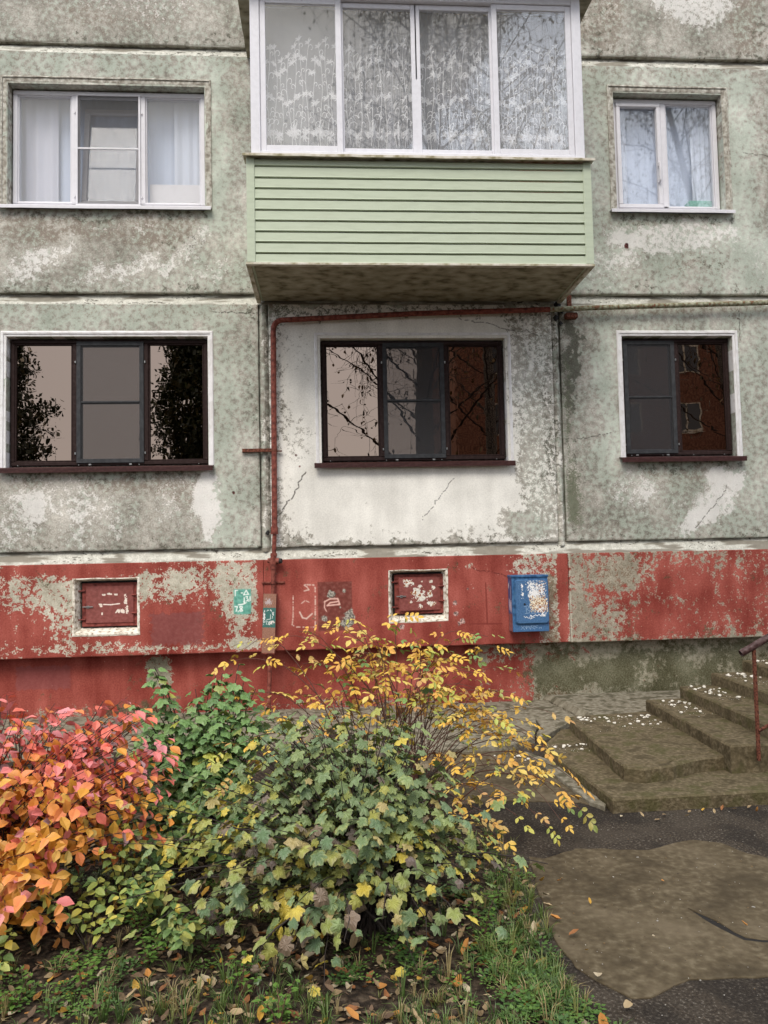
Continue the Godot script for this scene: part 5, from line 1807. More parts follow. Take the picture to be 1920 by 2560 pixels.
const CURRANT := [[178, 0.3], [160, 0.56], [138, 0.66], [122, 0.62], [106, 0.55], [88, 0.72], [68, 0.80], [56, 0.72], [42, 0.60], [28, 0.74], [14, 0.84], [0, 0.96]]
const NINEBARK := [[178, 0.25], [150, 0.52], [125, 0.56], [100, 0.58], [78, 0.82], [58, 0.70], [40, 0.58], [22, 0.76], [0, 1.05]]

# a feathered leaf of leaflets along +z
func pinnate(size: float, pairs: int, ca: Color, cb: Color, sd: int) -> ArrayMesh:
	var st := new_st()
	var r := RandomNumberGenerator.new()
	r.seed = sd
	var list := []
	for k in pairs:
		var t := 0.3 + 0.55 * k / maxf(1.0, pairs - 1)
		for s in [-1.0, 1.0]:
			list.append([Vector3(0, -0.10 * t * t, t), s * (1.05 - 0.2 * t) + r.randf_range(-0.15, 0.15), 0.30 + 0.10 * t])
	list.append([Vector3(0, -0.12, 1.0), r.randf_range(-0.15, 0.15), 0.42])
	for q in list:
		var o: Vector3 = q[0] * size
		var b := Basis(Vector3.UP, q[1]) * Basis(Vector3.RIGHT, r.randf_range(-0.1, 0.5)) * Basis(Vector3.BACK, r.randf_range(-0.4, 0.4))
		var l: float = q[2] * size
		var w := l * 0.27
		var cc := ca.lerp(cb, r.randf())
		var mid := [Vector3.ZERO, Vector3(0, -0.02 * l, 0.4 * l), Vector3(0, -0.06 * l, 0.75 * l), Vector3(0, -0.12 * l, l)]
		for s in [-1.0, 1.0]:
			var e := [Vector3.ZERO, Vector3(s * w, 0.10 * w, 0.38 * l), Vector3(s * w * 0.8, 0.05 * w, 0.74 * l), Vector3(0, -0.12 * l, l)]
			for i in 3:
				for v in [[mid[i], cc], [e[i], cc], [e[i + 1], cc], [mid[i], cc], [e[i + 1], cc], [mid[i + 1], cc]]:
					st.set_color(v[1])
					st.add_vertex(o + b * v[0])
	for s in 2:
		var h := Vector3(0.008 * size, 0, 0) if s == 0 else Vector3(0, 0.008 * size, 0)
		for v in [-h, h, Vector3(0, -0.10, 0.95) * size]:
			st.set_color(lin(120, 70, 50))
			st.add_vertex(v)
	return st.commit()

func bez(a: Vector3, b: Vector3, c: Vector3, t: float) -> Vector3:
	return a.lerp(b, t).lerp(b.lerp(c, t), t)

func stem_points(a: Vector3, c: Vector3, tip: Vector3, n: int, wob: float, sd: float) -> PackedVector3Array:
	var o := PackedVector3Array()
	for i in n + 1:
		var t := float(i) / n
		o.append(bez(a, c, tip, t) + Vector3(fn.get_noise_2d(t * 4.0, sd), fn.get_noise_2d(t * 4.0, sd + 20.0) * 0.6, fn.get_noise_2d(t * 4.0, sd + 40.0)) * wob * t)
	return o

func leaf_basis(axis: Vector3, up: Vector3, s: float) -> Basis:
	var z := axis.normalized()
	var x := up.cross(z)
	if x.length() < 0.05:
		x = Vector3.RIGHT.cross(z)
	x = x.normalized()
	return Basis(x, z.cross(x).normalized(), z) * s

# leaves: [transform, variant]; the ones that show largest become parts, the rest one mass
func dress(plant: Node3D, leaves: Array, variants: Array, tints: Array, plain: Array, m: Material, mass_name := "leaves") -> void:
	var order := []
	for i in leaves.size():
		var p: Vector3 = plant.position + leaves[i][0].origin
		var facing := absf((leaves[i][0].basis.y.normalized()).dot((CAM - p).normalized()))
		order.append([leaves[i][2] - facing * 0.25, i])
	order.sort_custom(func(a, b): return a[0] < b[0])
	var rest := {}
	for k in order.size():
		var l: Array = leaves[order[k][1]]
		if k < 300:
			var o := MeshInstance3D.new()
			o.name = "leaf"
			o.mesh = variants[l[1]]
			o.material_override = m
			plant.add_child(o, true)
			o.transform = l[0]
		else:
			rest[order[k][1]] = true
	if rest.size():
		var mm := MultiMesh.new()
		mm.transform_format = MultiMesh.TRANSFORM_3D
		mm.use_colors = true
		mm.mesh = plain[0]
		mm.instance_count = rest.size()
		var n := 0
		for i in rest:
			mm.set_instance_transform(n, leaves[i][0])
			mm.set_instance_color(n, tints[leaves[i][1]])
			n += 1
		var mi := MultiMeshInstance3D.new()
		mi.name = mass_name
		mi.multimesh = mm
		mi.material_override = m
		mi.set_meta("kind", "stuff")
		plant.add_child(mi, true)

# how far back from the outer skin, seen from the camera: lower shows larger
func depth_score(p: Vector3, centre: Vector3, radius: float) -> float:
	var to_cam := (CAM - centre).normalized()
	return -(p - centre).dot(to_cam) / radius - 0.35 * (p - centre).length() / radius

func pick(weights: Array) -> int:
	var s := 0.0
	for w in weights:
		s += w
	var r := rng.randf() * s
	for i in weights.size():
		r -= weights[i]
		if r <= 0.0:
			return i
	return weights.size() - 1

func build_shrubs() -> void:
	print("shrubs ", Time.get_ticks_msec())
	shrub_red()
	shrub_ninebark()
	shrub_currant()
	shrub_rose()
	seedlings()
	print("shrubs done ", Time.get_ticks_msec())

func shrub_red() -> void:
	var base := Vector3(-1.62, 0.02, 4.45)
	var plant := thing("autumn_shrub", "dense shrub with pink, orange and golden oval leaves", "shrub", base)
	var cols := [lin(236, 136, 130), lin(234, 122, 102), lin(224, 144, 146), lin(234, 140, 82), lin(228, 148, 66), lin(222, 156, 56), lin(220, 168, 72), lin(214, 100, 88), lin(196, 164, 84), lin(176, 138, 140)]
	var variants := []
	for i in cols.size():
		for k in 2:
			var c: Color = cols[i]
			variants.append(ovate(0.064 if k == 0 else 0.056, 0.043 if k == 0 else 0.038, 0.28 + 0.2 * k, 0.12 + 0.22 * k, c.darkened(0.06), c.lerp(cols[(i + 3) % 7], 0.22), i * 3 + k))
	var tints := []
	for i in cols.size():
		tints.append(cols[i])
		tints.append(cols[i].darkened(0.08))
	var plain := [ovate(0.060, 0.040, 0.34, 0.2, Color(0.93, 0.93, 0.93), Color.WHITE, 2)]
	var leaves := []
	var blobs := [[Vector3(-0.1, 0.62, -0.1), Vector3(0.74, 0.40, 0.55)], [Vector3(0.52, 0.66, -0.15), Vector3(0.38, 0.30, 0.34)], [Vector3(-0.1, 0.44, 0.3), Vector3(0.66, 0.34, 0.5)], [Vector3(0.48, 0.46, 0.1), Vector3(0.40, 0.34, 0.4)], [Vector3(-0.65, 0.55, 0.1), Vector3(0.55, 0.43, 0.6)], [Vector3(0.2, 0.30, 0.5), Vector3(0.42, 0.2, 0.3)], [Vector3(-0.15, 0.26, 0.66), Vector3(0.42, 0.2, 0.28)]]
	var wts := [3.4, 2.4, 2.8, 2.4, 2.2, 1.4, 1.4]
	var n_st := 0
	var stems := new_st()
	for k in 640:
		var bl: Array = blobs[pick(wts)]
		var d := Vector3(rng.randfn(), rng.randfn() * 0.9 + 0.25, rng.randfn()).normalized() * (0.55 + 0.45 * pow(rng.randf(), 0.5))
		var tip: Vector3 = bl[0] + d * bl[1]
		if tip.y < 0.12:
			continue
		var root := Vector3(rng.randf_range(-0.16, 0.16), 0.0, rng.randf_range(-0.16, 0.16))
		var ctrl := root.lerp(tip, 0.35) + Vector3(0, 0.25 * tip.y + 0.1, 0)
		var pts := stem_points(root, ctrl, tip, 7, 0.05, k * 1.7)
		if k % 14 == 0:
			part(plant, "stem", tube(pts, 0.009, 0.002, 5), M.twig_dark)
		else:
			var rad := PackedFloat32Array()
			var sub := PackedVector3Array()
			for q in range(3, 8):
				sub.append(pts[q])
				rad.append(lerpf(0.0035, 0.0012, (q - 3) / 4.0))
			tube_into(stems, sub, rad, 4, false)
		var cnt := rng.randi_range(6, 9)
		for q in cnt:
			var t := 1.0 - 0.42 * (q + rng.randf() * 0.6) / cnt
			var p := bez(root, ctrl, tip, t)
			var sd := (tip - ctrl).normalized()
			var side := sd.cross(Vector3.UP).normalized().rotated(sd, q * 2.4 + rng.randf())
			var ax := (side + sd * 0.6 + Vector3(0, -0.35 + rng.randf() * 0.5, 0)).normalized()
			var h := clampf(p.y / 0.95 + (0.12 if p.x > 0.25 and p.z < 0.1 else 0.0) - maxf(0.0, p.z) * 0.35, 0.0, 1.1)
			var v := 0
			if h > 0.66:
				v = pick([34, 18, 10, 14, 10, 3, 1, 4, 0, 3])
			elif h > 0.42:
				v = pick([12, 9, 3, 18, 22, 18, 8, 2, 1, 1])
			else:
				v = pick([4, 3, 1, 8, 22, 30, 18, 1, 5, 2])
			var up := (Vector3.UP * 0.75 + ((p - Vector3(0, 0.35, 0)) * Vector3(1, 0.4, 1)).normalized() * 0.9 + Vector3(0, 0, 0.2) + Vector3(rng.randfn(), rng.randfn(), rng.randfn()) * 0.42).normalized()
			leaves.append([Transform3D(leaf_basis(ax, up, rng.randf_range(0.72, 1.22)), p), v * 2 + rng.randi() % 2, depth_score(p, Vector3(0, 0.5, 0), 0.8)])
	part(plant, "twigs", stems.commit(), M.twig_dark)
	dress(plant, leaves, variants, tints, plain, M.leaf)

func shrub_ninebark() -> void:
	var base := Vector3(-0.72, 0.02, 3.7)
	var plant := thing("green_shrub", "fresh green lobed-leaf shrub between the orange shrub and the guard pipe", "shrub", base)
	var cols := [lin(116, 148, 84), lin(104, 138, 74), lin(128, 158, 96), lin(96, 128, 74), lin(176, 178, 76), lin(140, 150, 80)]
	var variants := []
	var tints := []
	for i in cols.size():
		for k in 2:
			variants.append(lobed(0.052 if k == 0 else 0.044, NINEBARK, 0.12 - 0.2 * k, 0.25, cols[i].darkened(0.08), cols[i], cols[i].lightened(0.06), i * 5 + k))
			tints.append(cols[i])
	var plain := [lobed(0.048, NINEBARK, 0.0, 0.25, Color(0.9, 0.9, 0.9), Color.WHITE, Color.WHITE, 3)]
	var leaves := []
	var spikes := [[-0.27, 1.02, 0.05], [-0.22, 0.92, 0.1], [-0.36, 0.84, 0.12], [-0.05, 0.88, 0.0], [0.05, 0.95, -0.05], [0.18, 1.0, -0.08], [0.22, 0.92, 0.05], [0.3, 0.88, 0.05], [0.12, 0.84, 0.12], [-0.1, 0.78, 0.15], [0.28, 0.76, 0.16], [0.02, 0.7, 0.2], [-0.28, 0.68, 0.2], [0.2, 0.64, 0.2], [-0.15, 0.58, 0.26], [-0.38, 0.62, 0.22], [-0.3, 0.5, 0.3], [0.05, 0.55, 0.3], [-0.25, 0.4, 0.45], [0.0, 0.42, 0.5], [0.2, 0.45, 0.4], [-0.1, 0.3, 0.6], [-0.35, 0.32, 0.5], [0.12, 0.3, 0.6], [-0.2, 0.22, 0.7], [0.3, 0.3, 0.5], [-0.42, 0.45, 0.4]]
	for i in spikes.size() * 2:
		var s: Array = spikes[i % spikes.size()]
		var jit := 0.0 if i < spikes.size() else 0.1
		var tip := Vector3(s[0] + rng.randf_range(-jit, jit), s[1] - jit * rng.randf() * 1.5, s[2] + rng.randf_range(-jit, jit) * 1.5 - jit)
		var root := Vector3(rng.randf_range(-0.1, 0.1), 0, rng.randf_range(-0.1, 0.1))
		var ctrl := root.lerp(tip, 0.45) + Vector3(0, 0.12, 0)
		var pts := stem_points(root, ctrl, tip, 7, 0.02, i * 2.1)
		part(plant, "stem", tube(pts, 0.006, 0.002, 5), M.twig_dark)
		for q in 24:
			var t := 1.0 - 0.6 * q / 24.0
			var p := bez(root, ctrl, tip, t)
			var ang := q * 2.4 + i
			var ax := Vector3(cos(ang), 0.15 - 0.5 * rng.randf(), sin(ang) + 0.25).normalized()
			p += ax * 0.03
			var up := (Vector3.UP * 0.9 + Vector3(ax.x, 0, ax.z) * 0.6 + Vector3(rng.randfn(), rng.randfn(), rng.randfn()) * 0.2).normalized()
			var v := pick([24, 22, 14, 18, 3 if p.y > 0.6 else 10, 6])
			leaves.append([Transform3D(leaf_basis(ax + Vector3(0, -0.35, 0), up, rng.randf_range(0.7, 1.2) * (0.75 if q < 2 else 1.0)), p), v * 2 + rng.randi() % 2, depth_score(p, Vector3(0, 0.6, 0), 0.5)])
	dress(plant, leaves, variants, tints, plain, M.leaf)

func shrub_currant() -> void:
	var base := Vector3(0.14, 0.01, 4.78)
	var plant := thing("currant_bush", "sprawling bush with dull green, yellow-edged and browning lobed leaves", "bush", base)
	var g := [lin(118, 138, 92), lin(106, 128, 90), lin(132, 148, 94), lin(142, 150, 80), lin(100, 120, 80), lin(162, 162, 84), lin(198, 178, 74), lin(132, 114, 96), lin(116, 102, 92), lin(166, 150, 98)]
	var variants := []
	var tints := []
	for i in g.size():
		for k in 2:
			var c: Color = g[i]
			var e := lin(180, 168, 84) if (i + k) % 2 == 0 else lin(126, 110, 94)
			var rim := c.lerp(e, [0.12, 0.1, 0.18, 0.35, 0.08, 0.4, 0.2, 0.1, 0.2, 0.3][i])
			variants.append(lobed(0.046 if k == 0 else 0.037, CURRANT, 0.12 - 0.4 * k, 0.3 + 0.35 * float(i in [7, 8]) + 0.1 * (i % 3), c, rim, c.lerp(e, 0.6 if i < 7 else 0.2), i * 7 + k))
			tints.append(c.lerp(e, 0.08))
	var plain := [lobed(0.042, CURRANT, 0.0, 0.25, Color(0.92, 0.94, 0.9), Color(1.06, 1.03, 0.9), Color(1.3, 1.2, 0.8), 4)]
	var leaves := []
	var mass := new_st()
	var tips := []
	for k in 330:
		var a := rng.randf() * TAU
		var el := pow(rng.randf(), 0.75)
		var rr := sqrt(1.0 - el * el * 0.92) * (0.55 + 0.45 * sqrt(rng.randf()))
		var x := cos(a) * rr
		var z := sin(a) * rr
		var tip := Vector3(x * (0.93 if x < 0 else 0.68) - 0.06, 0.12 + 0.86 * el * (0.8 + 0.2 * rng.randf()), z * (0.55 if z > 0 else 0.85) - 0.1)
		tip.y = tip.y * rng.randf_range(0.82, 1.1)
		tip.x *= rng.randf_range(0.88, 1.1)
		tip.y = minf(tip.y, 1.04 - 0.3 * tip.x * tip.x - 0.35 * maxf(0.0, tip.z) - (0.22 * maxf(0.0, tip.x - 0.3)))
		tips.append(tip)
	for q in [Vector3(0.80, 0.24, 0.0), Vector3(0.72, 0.5, -0.25), Vector3(0.62, 0.62, -0.3), Vector3(0.68, 0.35, 0.15), Vector3(0.16, 0.08, 0.5), Vector3(0.2, 0.2, 0.55), Vector3(-0.7, 0.15, 0.25), Vector3(-0.5, 0.1, 0.45), Vector3(-0.3, 0.18, 0.5), Vector3(0.55, 0.15, 0.3), Vector3(0.48, 0.82, -0.1), Vector3(0.32, 1.02, -0.15), Vector3(-0.1, 0.98, -0.2), Vector3(0.12, 1.0, -0.3), Vector3(-0.3, 0.94, -0.2), Vector3(-1.0, 0.6, 0.0), Vector3(-1.05, 0.45, 0.1), Vector3(-0.95, 0.35, 0.2), Vector3(-1.0, 0.25, 0.15), Vector3(-0.85, 0.5, 0.2), Vector3(-0.8, 0.68, -0.1), Vector3(-0.9, 0.2, 0.3), Vector3(-0.75, 0.28, 0.35), Vector3(-0.6, 0.25, 0.42), Vector3(-0.45, 0.2, 0.5), Vector3(-0.4, 0.06, 0.52), Vector3(-0.2, 0.06, 0.5), Vector3(-0.65, 0.4, 0.35), Vector3(-0.1, 0.25, 0.58), Vector3(0.35, 0.25, 0.5), Vector3(0.05, 0.32, 0.55), Vector3(-0.3, 0.35, 0.5), Vector3(0.25, 0.4, 0.48)]:
		tips.append(q)
	for k in tips.size():
		var tip: Vector3 = tips[k]
		var root := Vector3(rng.randf_range(-0.13, 0.13) + 0.03, 0.0, rng.randf_range(-0.12, 0.12))
		var ctrl := root.lerp(tip, 0.4) + Vector3(0, 0.18 + 0.22 * (1.0 - tip.y), 0)
		var pts := stem_points(root, ctrl, tip, 7, 0.05, k * 3.3)
		if k % 6 == 0:
			part(plant, "stem", tube(pts, 0.0075, 0.0022, 5), M.bark if k % 8 == 0 else M.twig_dark)
		else:
			var rad := PackedFloat32Array()
			for q in pts.size():
				rad.append(lerpf(0.005, 0.0014, q / 7.0))
			tube_into(mass, pts, rad, 4, false)
		var cnt := rng.randi_range(8, 13)
		var reach := 0.62
		if tip.x > 0.1 and tip.y < 0.5:
			cnt = rng.randi_range(3, 6)
			reach = 0.4
		elif tip.x < -0.55:
			cnt = rng.randi_range(12, 17)
			reach = 0.8
		for q in cnt:
			var t := 1.0 - reach * (q + rng.randf() * 0.5) / cnt
			var p := bez(root, ctrl, tip, t)
			var ang := q * 2.4 + k * 1.1
			var ax := Vector3(cos(ang), 0.1 - 0.55 * rng.randf(), sin(ang) + 0.2).normalized()
			p += ax * 0.035 * rng.randf_range(0.6, 1.4)
			if p.y < 0.03:
				continue
			var up := (Vector3.UP + (p - Vector3(0, 0.35, 0)).normalized() * 0.7 + Vector3(rng.randfn(), rng.randfn(), rng.randfn()) * 0.3).normalized()
			var low := p.y < 0.5
			var v := pick([22, 20, 14, 10, 12, 5, 3, 4, 3, 4]) if not low else pick([10, 10, 14, 16, 8, 12, 10, 6, 5, 9])
			if p.x < -0.45 and p.y > 0.35 and rng.randf() < 0.3:
				v = 6 if rng.randf() < 0.4 else 5
			leaves.append([Transform3D(leaf_basis(ax + Vector3(0, -0.3, 0), up, rng.randf_range(0.5, 1.12)), p), v * 2 + rng.randi() % 2, depth_score(p, Vector3(0, 0.45, 0), 0.75)])
	part(plant, "twigs", mass.commit(), M.twig_dark)
	dress(plant, leaves, variants, tints, plain, M.leaf)

func shrub_rose() -> void:
	var base := Vector3(0.38, 0.02, 3.55)
	var plant := thing("yellow_rose_bush", "airy rose bush with yellow feathered leaves on thin red canes", "bush", base)
	var cols := [lin(222, 180, 76), lin(218, 168, 60), lin(210, 188, 98), lin(206, 152, 70), lin(172, 180, 84), lin(186, 140, 86), lin(122, 154, 84)]
	var variants := []
	var tints := []
	for i in cols.size():
		for k in 3:
			variants.append(pinnate(0.128 if k != 1 else 0.105, 3 if k == 0 else 2, cols[i], cols[i].lerp(cols[(i + 1) % 4], 0.5), i * 11 + k))
			tints.append(cols[i])
	var plain := [pinnate(0.118, 2, Color.WHITE, Color(0.9, 0.88, 0.85), 4)]
	var leaves := []
	var tips := []
	for q in [[-1.02, 0.98, -0.1], [-0.9, 1.08, -0.15], [-0.72, 1.14, -0.1], [-0.6, 1.17, 0.0], [-0.45, 1.2, -0.1], [-0.3, 1.24, -0.12], [-0.25, 1.18, 0.05], [-0.1, 1.1, 0.0], [0.06, 1.26, -0.1], [0.14, 1.12, 0.05], [0.3, 1.05, -0.1], [0.42, 1.14, -0.1], [0.6, 1.12, -0.12], [0.62, 1.04, -0.1], [0.45, 0.92, 0.1], [0.6, 0.8, 0.1], [0.78, 0.62, 0.1], [0.86, 0.5, 0.1], [0.92, 0.42, 0.18], [0.98, 0.36, 0.2], [1.02, 0.3, 0.25], [0.9, 0.24, 0.35], [0.98, 0.2, 0.4], [0.84, 0.2, 0.5], [0.76, 0.16, 0.55], [-0.95, 0.8, 0.1], [-0.85, 0.66, 0.2], [0.72, 0.55, 0.05], [0.7, 0.42, 0.15], [0.66, 0.3, 0.3], [0.4, 0.3, 0.95], [0.46, 0.22, 1.0], [0.5, 0.35, 0.9], [-0.95, 0.62, 0.55], [-0.9, 0.5, 0.6]]:
		tips.append([Vector3(q[0], q[1], q[2]), 1.0])
	for k in 44:
		tips.append([Vector3(rng.randf_range(-0.75, 0.7), rng.randf_range(0.62, 1.05), rng.randf_range(-0.35, 0.2)), 0.8])
	for k in 18:
		tips.append([Vector3(rng.randf_range(0.3, 0.9), rng.randf_range(0.25, 0.8), rng.randf_range(-0.2, 0.3)), 0.7])
	var mass := new_st()
	for k in tips.size():
		var tip: Vector3 = tips[k][0]
		var root := Vector3(rng.randf_range(-0.2, 0.2), 0.0, rng.randf_range(-0.15, 0.15))
		var ctrl := Vector3(lerpf(root.x, tip.x, 0.3), tip.y * 0.85 + 0.25, lerpf(root.z, tip.z, 0.35))
		if tip.y < 0.6 and tip.z < 0.8:
			ctrl = Vector3(lerpf(root.x, tip.x, 0.5), tip.y + 0.45, lerpf(root.z, tip.z, 0.5))
		elif tip.z >= 0.8 or tip.x < -0.8:
			ctrl = Vector3(lerpf(root.x, tip.x, 0.5), tip.y + 0.25, lerpf(root.z, tip.z, 0.5))
		var pts := stem_points(root, ctrl, tip, 9, 0.05, k * 5.1)
		if k < 45:
			part(plant, "cane", tube(pts, 0.0042, 0.0014, 5), M.twig_red)
		else:
			var rad := PackedFloat32Array()
			for q in pts.size():
				rad.append(lerpf(0.003, 0.001, q / 9.0))
			tube_into(mass, pts, rad, 4, false)
		var cnt := 6 if k < 35 else 5
		for q in cnt:
			var t := 1.0 - 0.42 * (q + rng.randf() * 0.4) / cnt
			var p := bez(root, ctrl, tip, t)
			var ang := q * 2.3 + k
			var ax := Vector3(cos(ang), -0.35 * rng.randf() + 0.1, sin(ang)).normalized()
			if q == 0:
				ax = (tip - ctrl).normalized()
			var up := (Vector3.UP + Vector3(rng.randfn(), rng.randfn(), rng.randfn() + 0.8) * 0.35).normalized()
			var v := pick([24, 16, 18, 12, 16, 12, 7])
			if tip.x > 0.55 and tip.y > 1.0 and rng.randf() < 0.7:
				v = 6 if rng.randf() < 0.6 else 4
			leaves.append([Transform3D(leaf_basis(ax, up, rng.randf_range(0.65, 1.1)), p), v * 3 + rng.randi() % 3, depth_score(p, Vector3(0, 0.7, 0), 0.8)])
	part(plant, "twigs", mass.commit(), M.twig_red)
	dress(plant, leaves, variants, tints, plain, M.leaf)

# low growth filling the ground between the big shrubs
func seedlings() -> void:
	var spots := [[-0.98, 4.5, 0.5, 0], [-0.8, 4.66, 0.4, 1], [-0.72, 4.35, 0.55, 2], [-1.02, 4.85, 0.3, 0], [-0.62, 4.95, 0.26, 1], [-1.3, 5.05, 0.2, 2]]
	var labels := ["tallest yellow-green sapling between the orange shrub and the currant bush", "small green sapling in front of the fresh green shrub", "leafy yellowing sapling touching the fresh green shrub", "low yellow-green sapling at the foot of the orange shrub", "small green sapling under the drooping currant leaves", "tiny yellowing sapling on soil below hanging golden leaves"]
	for i in spots.size():
		var s: Array = spots[i]
		var plant := thing("sapling", labels[i], "sapling", Vector3(s[0], 0.015, s[1]), "saplings among the shrubs")
		var cols: Array = [[lin(176, 176, 84), lin(150, 162, 80), lin(196, 184, 84), lin(124, 146, 76)], [lin(118, 146, 82), lin(104, 132, 72), lin(140, 158, 86), lin(160, 160, 80)], [lin(160, 164, 78), lin(190, 170, 74), lin(128, 148, 80), lin(110, 134, 76)]][s[3]]
		var meshes := []
		for k in 4:
			meshes.append(ovate(0.05, 0.03, 0.2, 0.25, cols[k].darkened(0.06), cols[k], i * 4 + k))
		for k in 9:
			var tip := Vector3(rng.randfn() * 0.13, s[2] * rng.randf_range(0.5, 1.0), rng.randfn() * 0.13)
			var ctrl := tip * Vector3(0.4, 0.7, 0.4)
			part(plant, "stem", tube(stem_points(Vector3.ZERO, ctrl, tip, 5, 0.02, i * 9.0 + k), 0.003, 0.0012, 4), M.twig_dark)
			for q in 12:
				var t := 1.0 - 0.7 * q / 12.0
				var a := q * 2.4 + k
				var ax := Vector3(cos(a), 0.1 - 0.4 * rng.randf(), sin(a)).normalized()
				var lf := part(plant, "leaf", meshes[rng.randi() % 4], M.leaf)
				lf.transform = Transform3D(leaf_basis(ax, Vector3(rng.randfn() * 0.3, 1, rng.randfn() * 0.3 + 0.5), rng.randf_range(0.6, 1.15)), bez(Vector3.ZERO, ctrl, tip, t))

# ------------------------------------------------------------------ grass, weeds, fallen leaves, crumbs
func mass_of(called: String, label: String, category: String, mesh: Mesh, m: Material, xf: Array, tint: Array) -> void:
	var mm := MultiMesh.new()
	mm.transform_format = MultiMesh.TRANSFORM_3D
	mm.use_colors = true
	mm.mesh = mesh
	mm.instance_count = xf.size()
	for i in xf.size():
		mm.set_instance_transform(i, xf[i])
		mm.set_instance_color(i, tint[i])
	var o := MultiMeshInstance3D.new()
	o.name = numbered(called)
	o.multimesh = mm
	o.material_override = m
	add_child(o)
	tag(o, label, category)
	o.set_meta("kind", "stuff")

func build_floor_life() -> void:
	var r := RandomNumberGenerator.new()
	r.seed = 99
	# grass tufts
	var st := new_st()
	for k in 9:
		var a := TAU * k / 9.0 + r.randf()
		var d := Vector3(cos(a), 0, sin(a))
		var s := d.cross(Vector3.UP) * 0.0026
		var hh := r.randf_range(0.07, 0.16)
		var lean := r.randf_range(0.15, 0.8)
		var o := d * r.randf() * 0.015
		var p1 := o + d * hh * lean * 0.4 + Vector3(0, hh * 0.65, 0)
		var p2 := o + d * hh * lean + Vector3(0, hh * (1.0 - 0.3 * lean), 0)
		for v in [o - s, o + s, p1 + s * 0.8, o - s, p1 + s * 0.8, p1 - s * 0.8, p1 - s * 0.8, p1 + s * 0.8, p2]:
			st.set_color(Color.WHITE)
			st.add_vertex(v)
	var blade := st.commit()
	var xf := []
	var tint := []
	for k in 7600:
		var z := r.randf_range(3.6, 6.6)
		var x := r.randf_range(-2.6, bed_edge(z) + 0.03)
		var e := bed_edge(z) - x
		var want := 0.05 + 0.85 * clampf(1.0 - absf(e - 0.10) / 0.22, 0.0, 1.0) * clampf((z - 3.9) * 1.2, 0.2, 1.0)
		want += clampf((z - 5.0) * 1.6, 0.0, 0.75) * clampf(0.5 + 1.6 * fn.get_noise_2d(x * 2.6, z * 2.6), 0.0, 1.0)
		if r.randf() > want:
			continue
		var s := r.randf_range(0.45, 1.05)
		xf.append(Transform3D(Basis(Vector3.UP, r.randf() * TAU) * Basis.from_scale(Vector3(s, s * r.randf_range(0.7, 1.1), s)), Vector3(x, soil_y(x, z) - 0.004, z)))
		var gcol := [lin(76, 98, 44), lin(90, 110, 52), lin(64, 86, 40), lin(116, 120, 64), lin(146, 130, 88)]
		tint.append(gcol[pick([26, 24, 20, 16, 14])])
	mass_of("grass", "short ragged grass along the bed edge and under the bushes", "grass", blade, M.leaf, xf, tint)
	# small-leaved weeds
	st = new_st()
	for k in 14:
		var a := k * 2.4
		var rad := 0.006 + 0.022 * sqrt(k / 14.0)
		var o := Vector3(cos(a) * rad, r.randf_range(0.008, 0.03), sin(a) * rad)
		var ax := Vector3(cos(a), r.randf_range(-0.1, 0.5), sin(a)).normalized()
		var sd := ax.cross(Vector3.UP).normalized() * 0.0055
		for v in [o, o + ax * 0.007 + sd, o + ax * 0.016, o, o + ax * 0.016, o + ax * 0.007 - sd]:
			st.set_color(Color.WHITE)
			st.add_vertex(v)
	xf = []
	tint = []
	for k in 6500:
		var z := r.randf_range(4.0, 6.4)
		var x := r.randf_range(-2.4, bed_edge(z) + 0.02)
		var e := bed_edge(z) - x
		var want := 0.9 * clampf(1.0 - absf(e - 0.16) / 0.26, 0.0, 1.0) * clampf((z - 4.75) * 2.0, 0.0, 1.0)
		want += 0.5 * clampf(fn.get_noise_2d(x * 2.0 + 9.0, z * 2.0) * 2.5, 0.0, 1.0)
		if r.randf() > want:
			continue
		var s := r.randf_range(0.7, 1.5)
		xf.append(Transform3D(Basis(Vector3.UP, r.randf() * TAU) * Basis.from_scale(Vector3.ONE * s), Vector3(x, soil_y(x, z), z)))
		tint.append([lin(80, 112, 48), lin(96, 126, 56), lin(68, 98, 46)][r.randi() % 3])
	mass_of("weeds", "low fresh green weeds carpeting the bed edge", "weeds", st.commit(), M.leaf, xf, tint)
	# a few taller weeds in the soil
	for k in 9:
		var p: Vector3 = [Vector3(-0.75, 0, 5.0), Vector3(-0.95, 0, 5.15), Vector3(-0.6, 0, 4.85), Vector3(-0.35, 0, 5.25), Vector3(-1.15, 0, 5.25), Vector3(-0.85, 0, 4.75), Vector3(0.62, 0, 4.95), Vector3(0.75, 0, 4.6), Vector3(-0.2, 0, 5.45)][k]
		var w := thing("weed", "young green weed with small oval leaves growing from bare soil", "weed", Vector3(p.x, soil_y(p.x, p.z), p.z), "young weeds in the bed")
		var gm := ovate(0.032, 0.017, 0.2, 0.2, lin(84, 118, 48), lin(104, 138, 58), k)
		for s in 4:
			var tip := Vector3(r.randf_range(-0.07, 0.07), r.randf_range(0.06, 0.15), r.randf_range(-0.07, 0.07))
			part(w, "stem", tube(PackedVector3Array([Vector3.ZERO, tip * Vector3(0.4, 0.7, 0.4), tip]), 0.0018, 0.001, 4), M.twig_red)
			for q in 6:
				var t := 1.0 - q * 0.13
				var a := q * 2.4 + s
				var lf := part(w, "leaf", gm, M.leaf)
				lf.transform = Transform3D(leaf_basis(Vector3(cos(a), 0.2, sin(a)), Vector3.UP, r.randf_range(0.7, 1.1)), tip * t)
	# fallen leaves
	var dry := []
	var dc := [lin(172, 150, 114), lin(148, 124, 90), lin(192, 176, 146), lin(192, 150, 60), lin(150, 98, 56), lin(114, 90, 68), lin(186, 128, 62)]
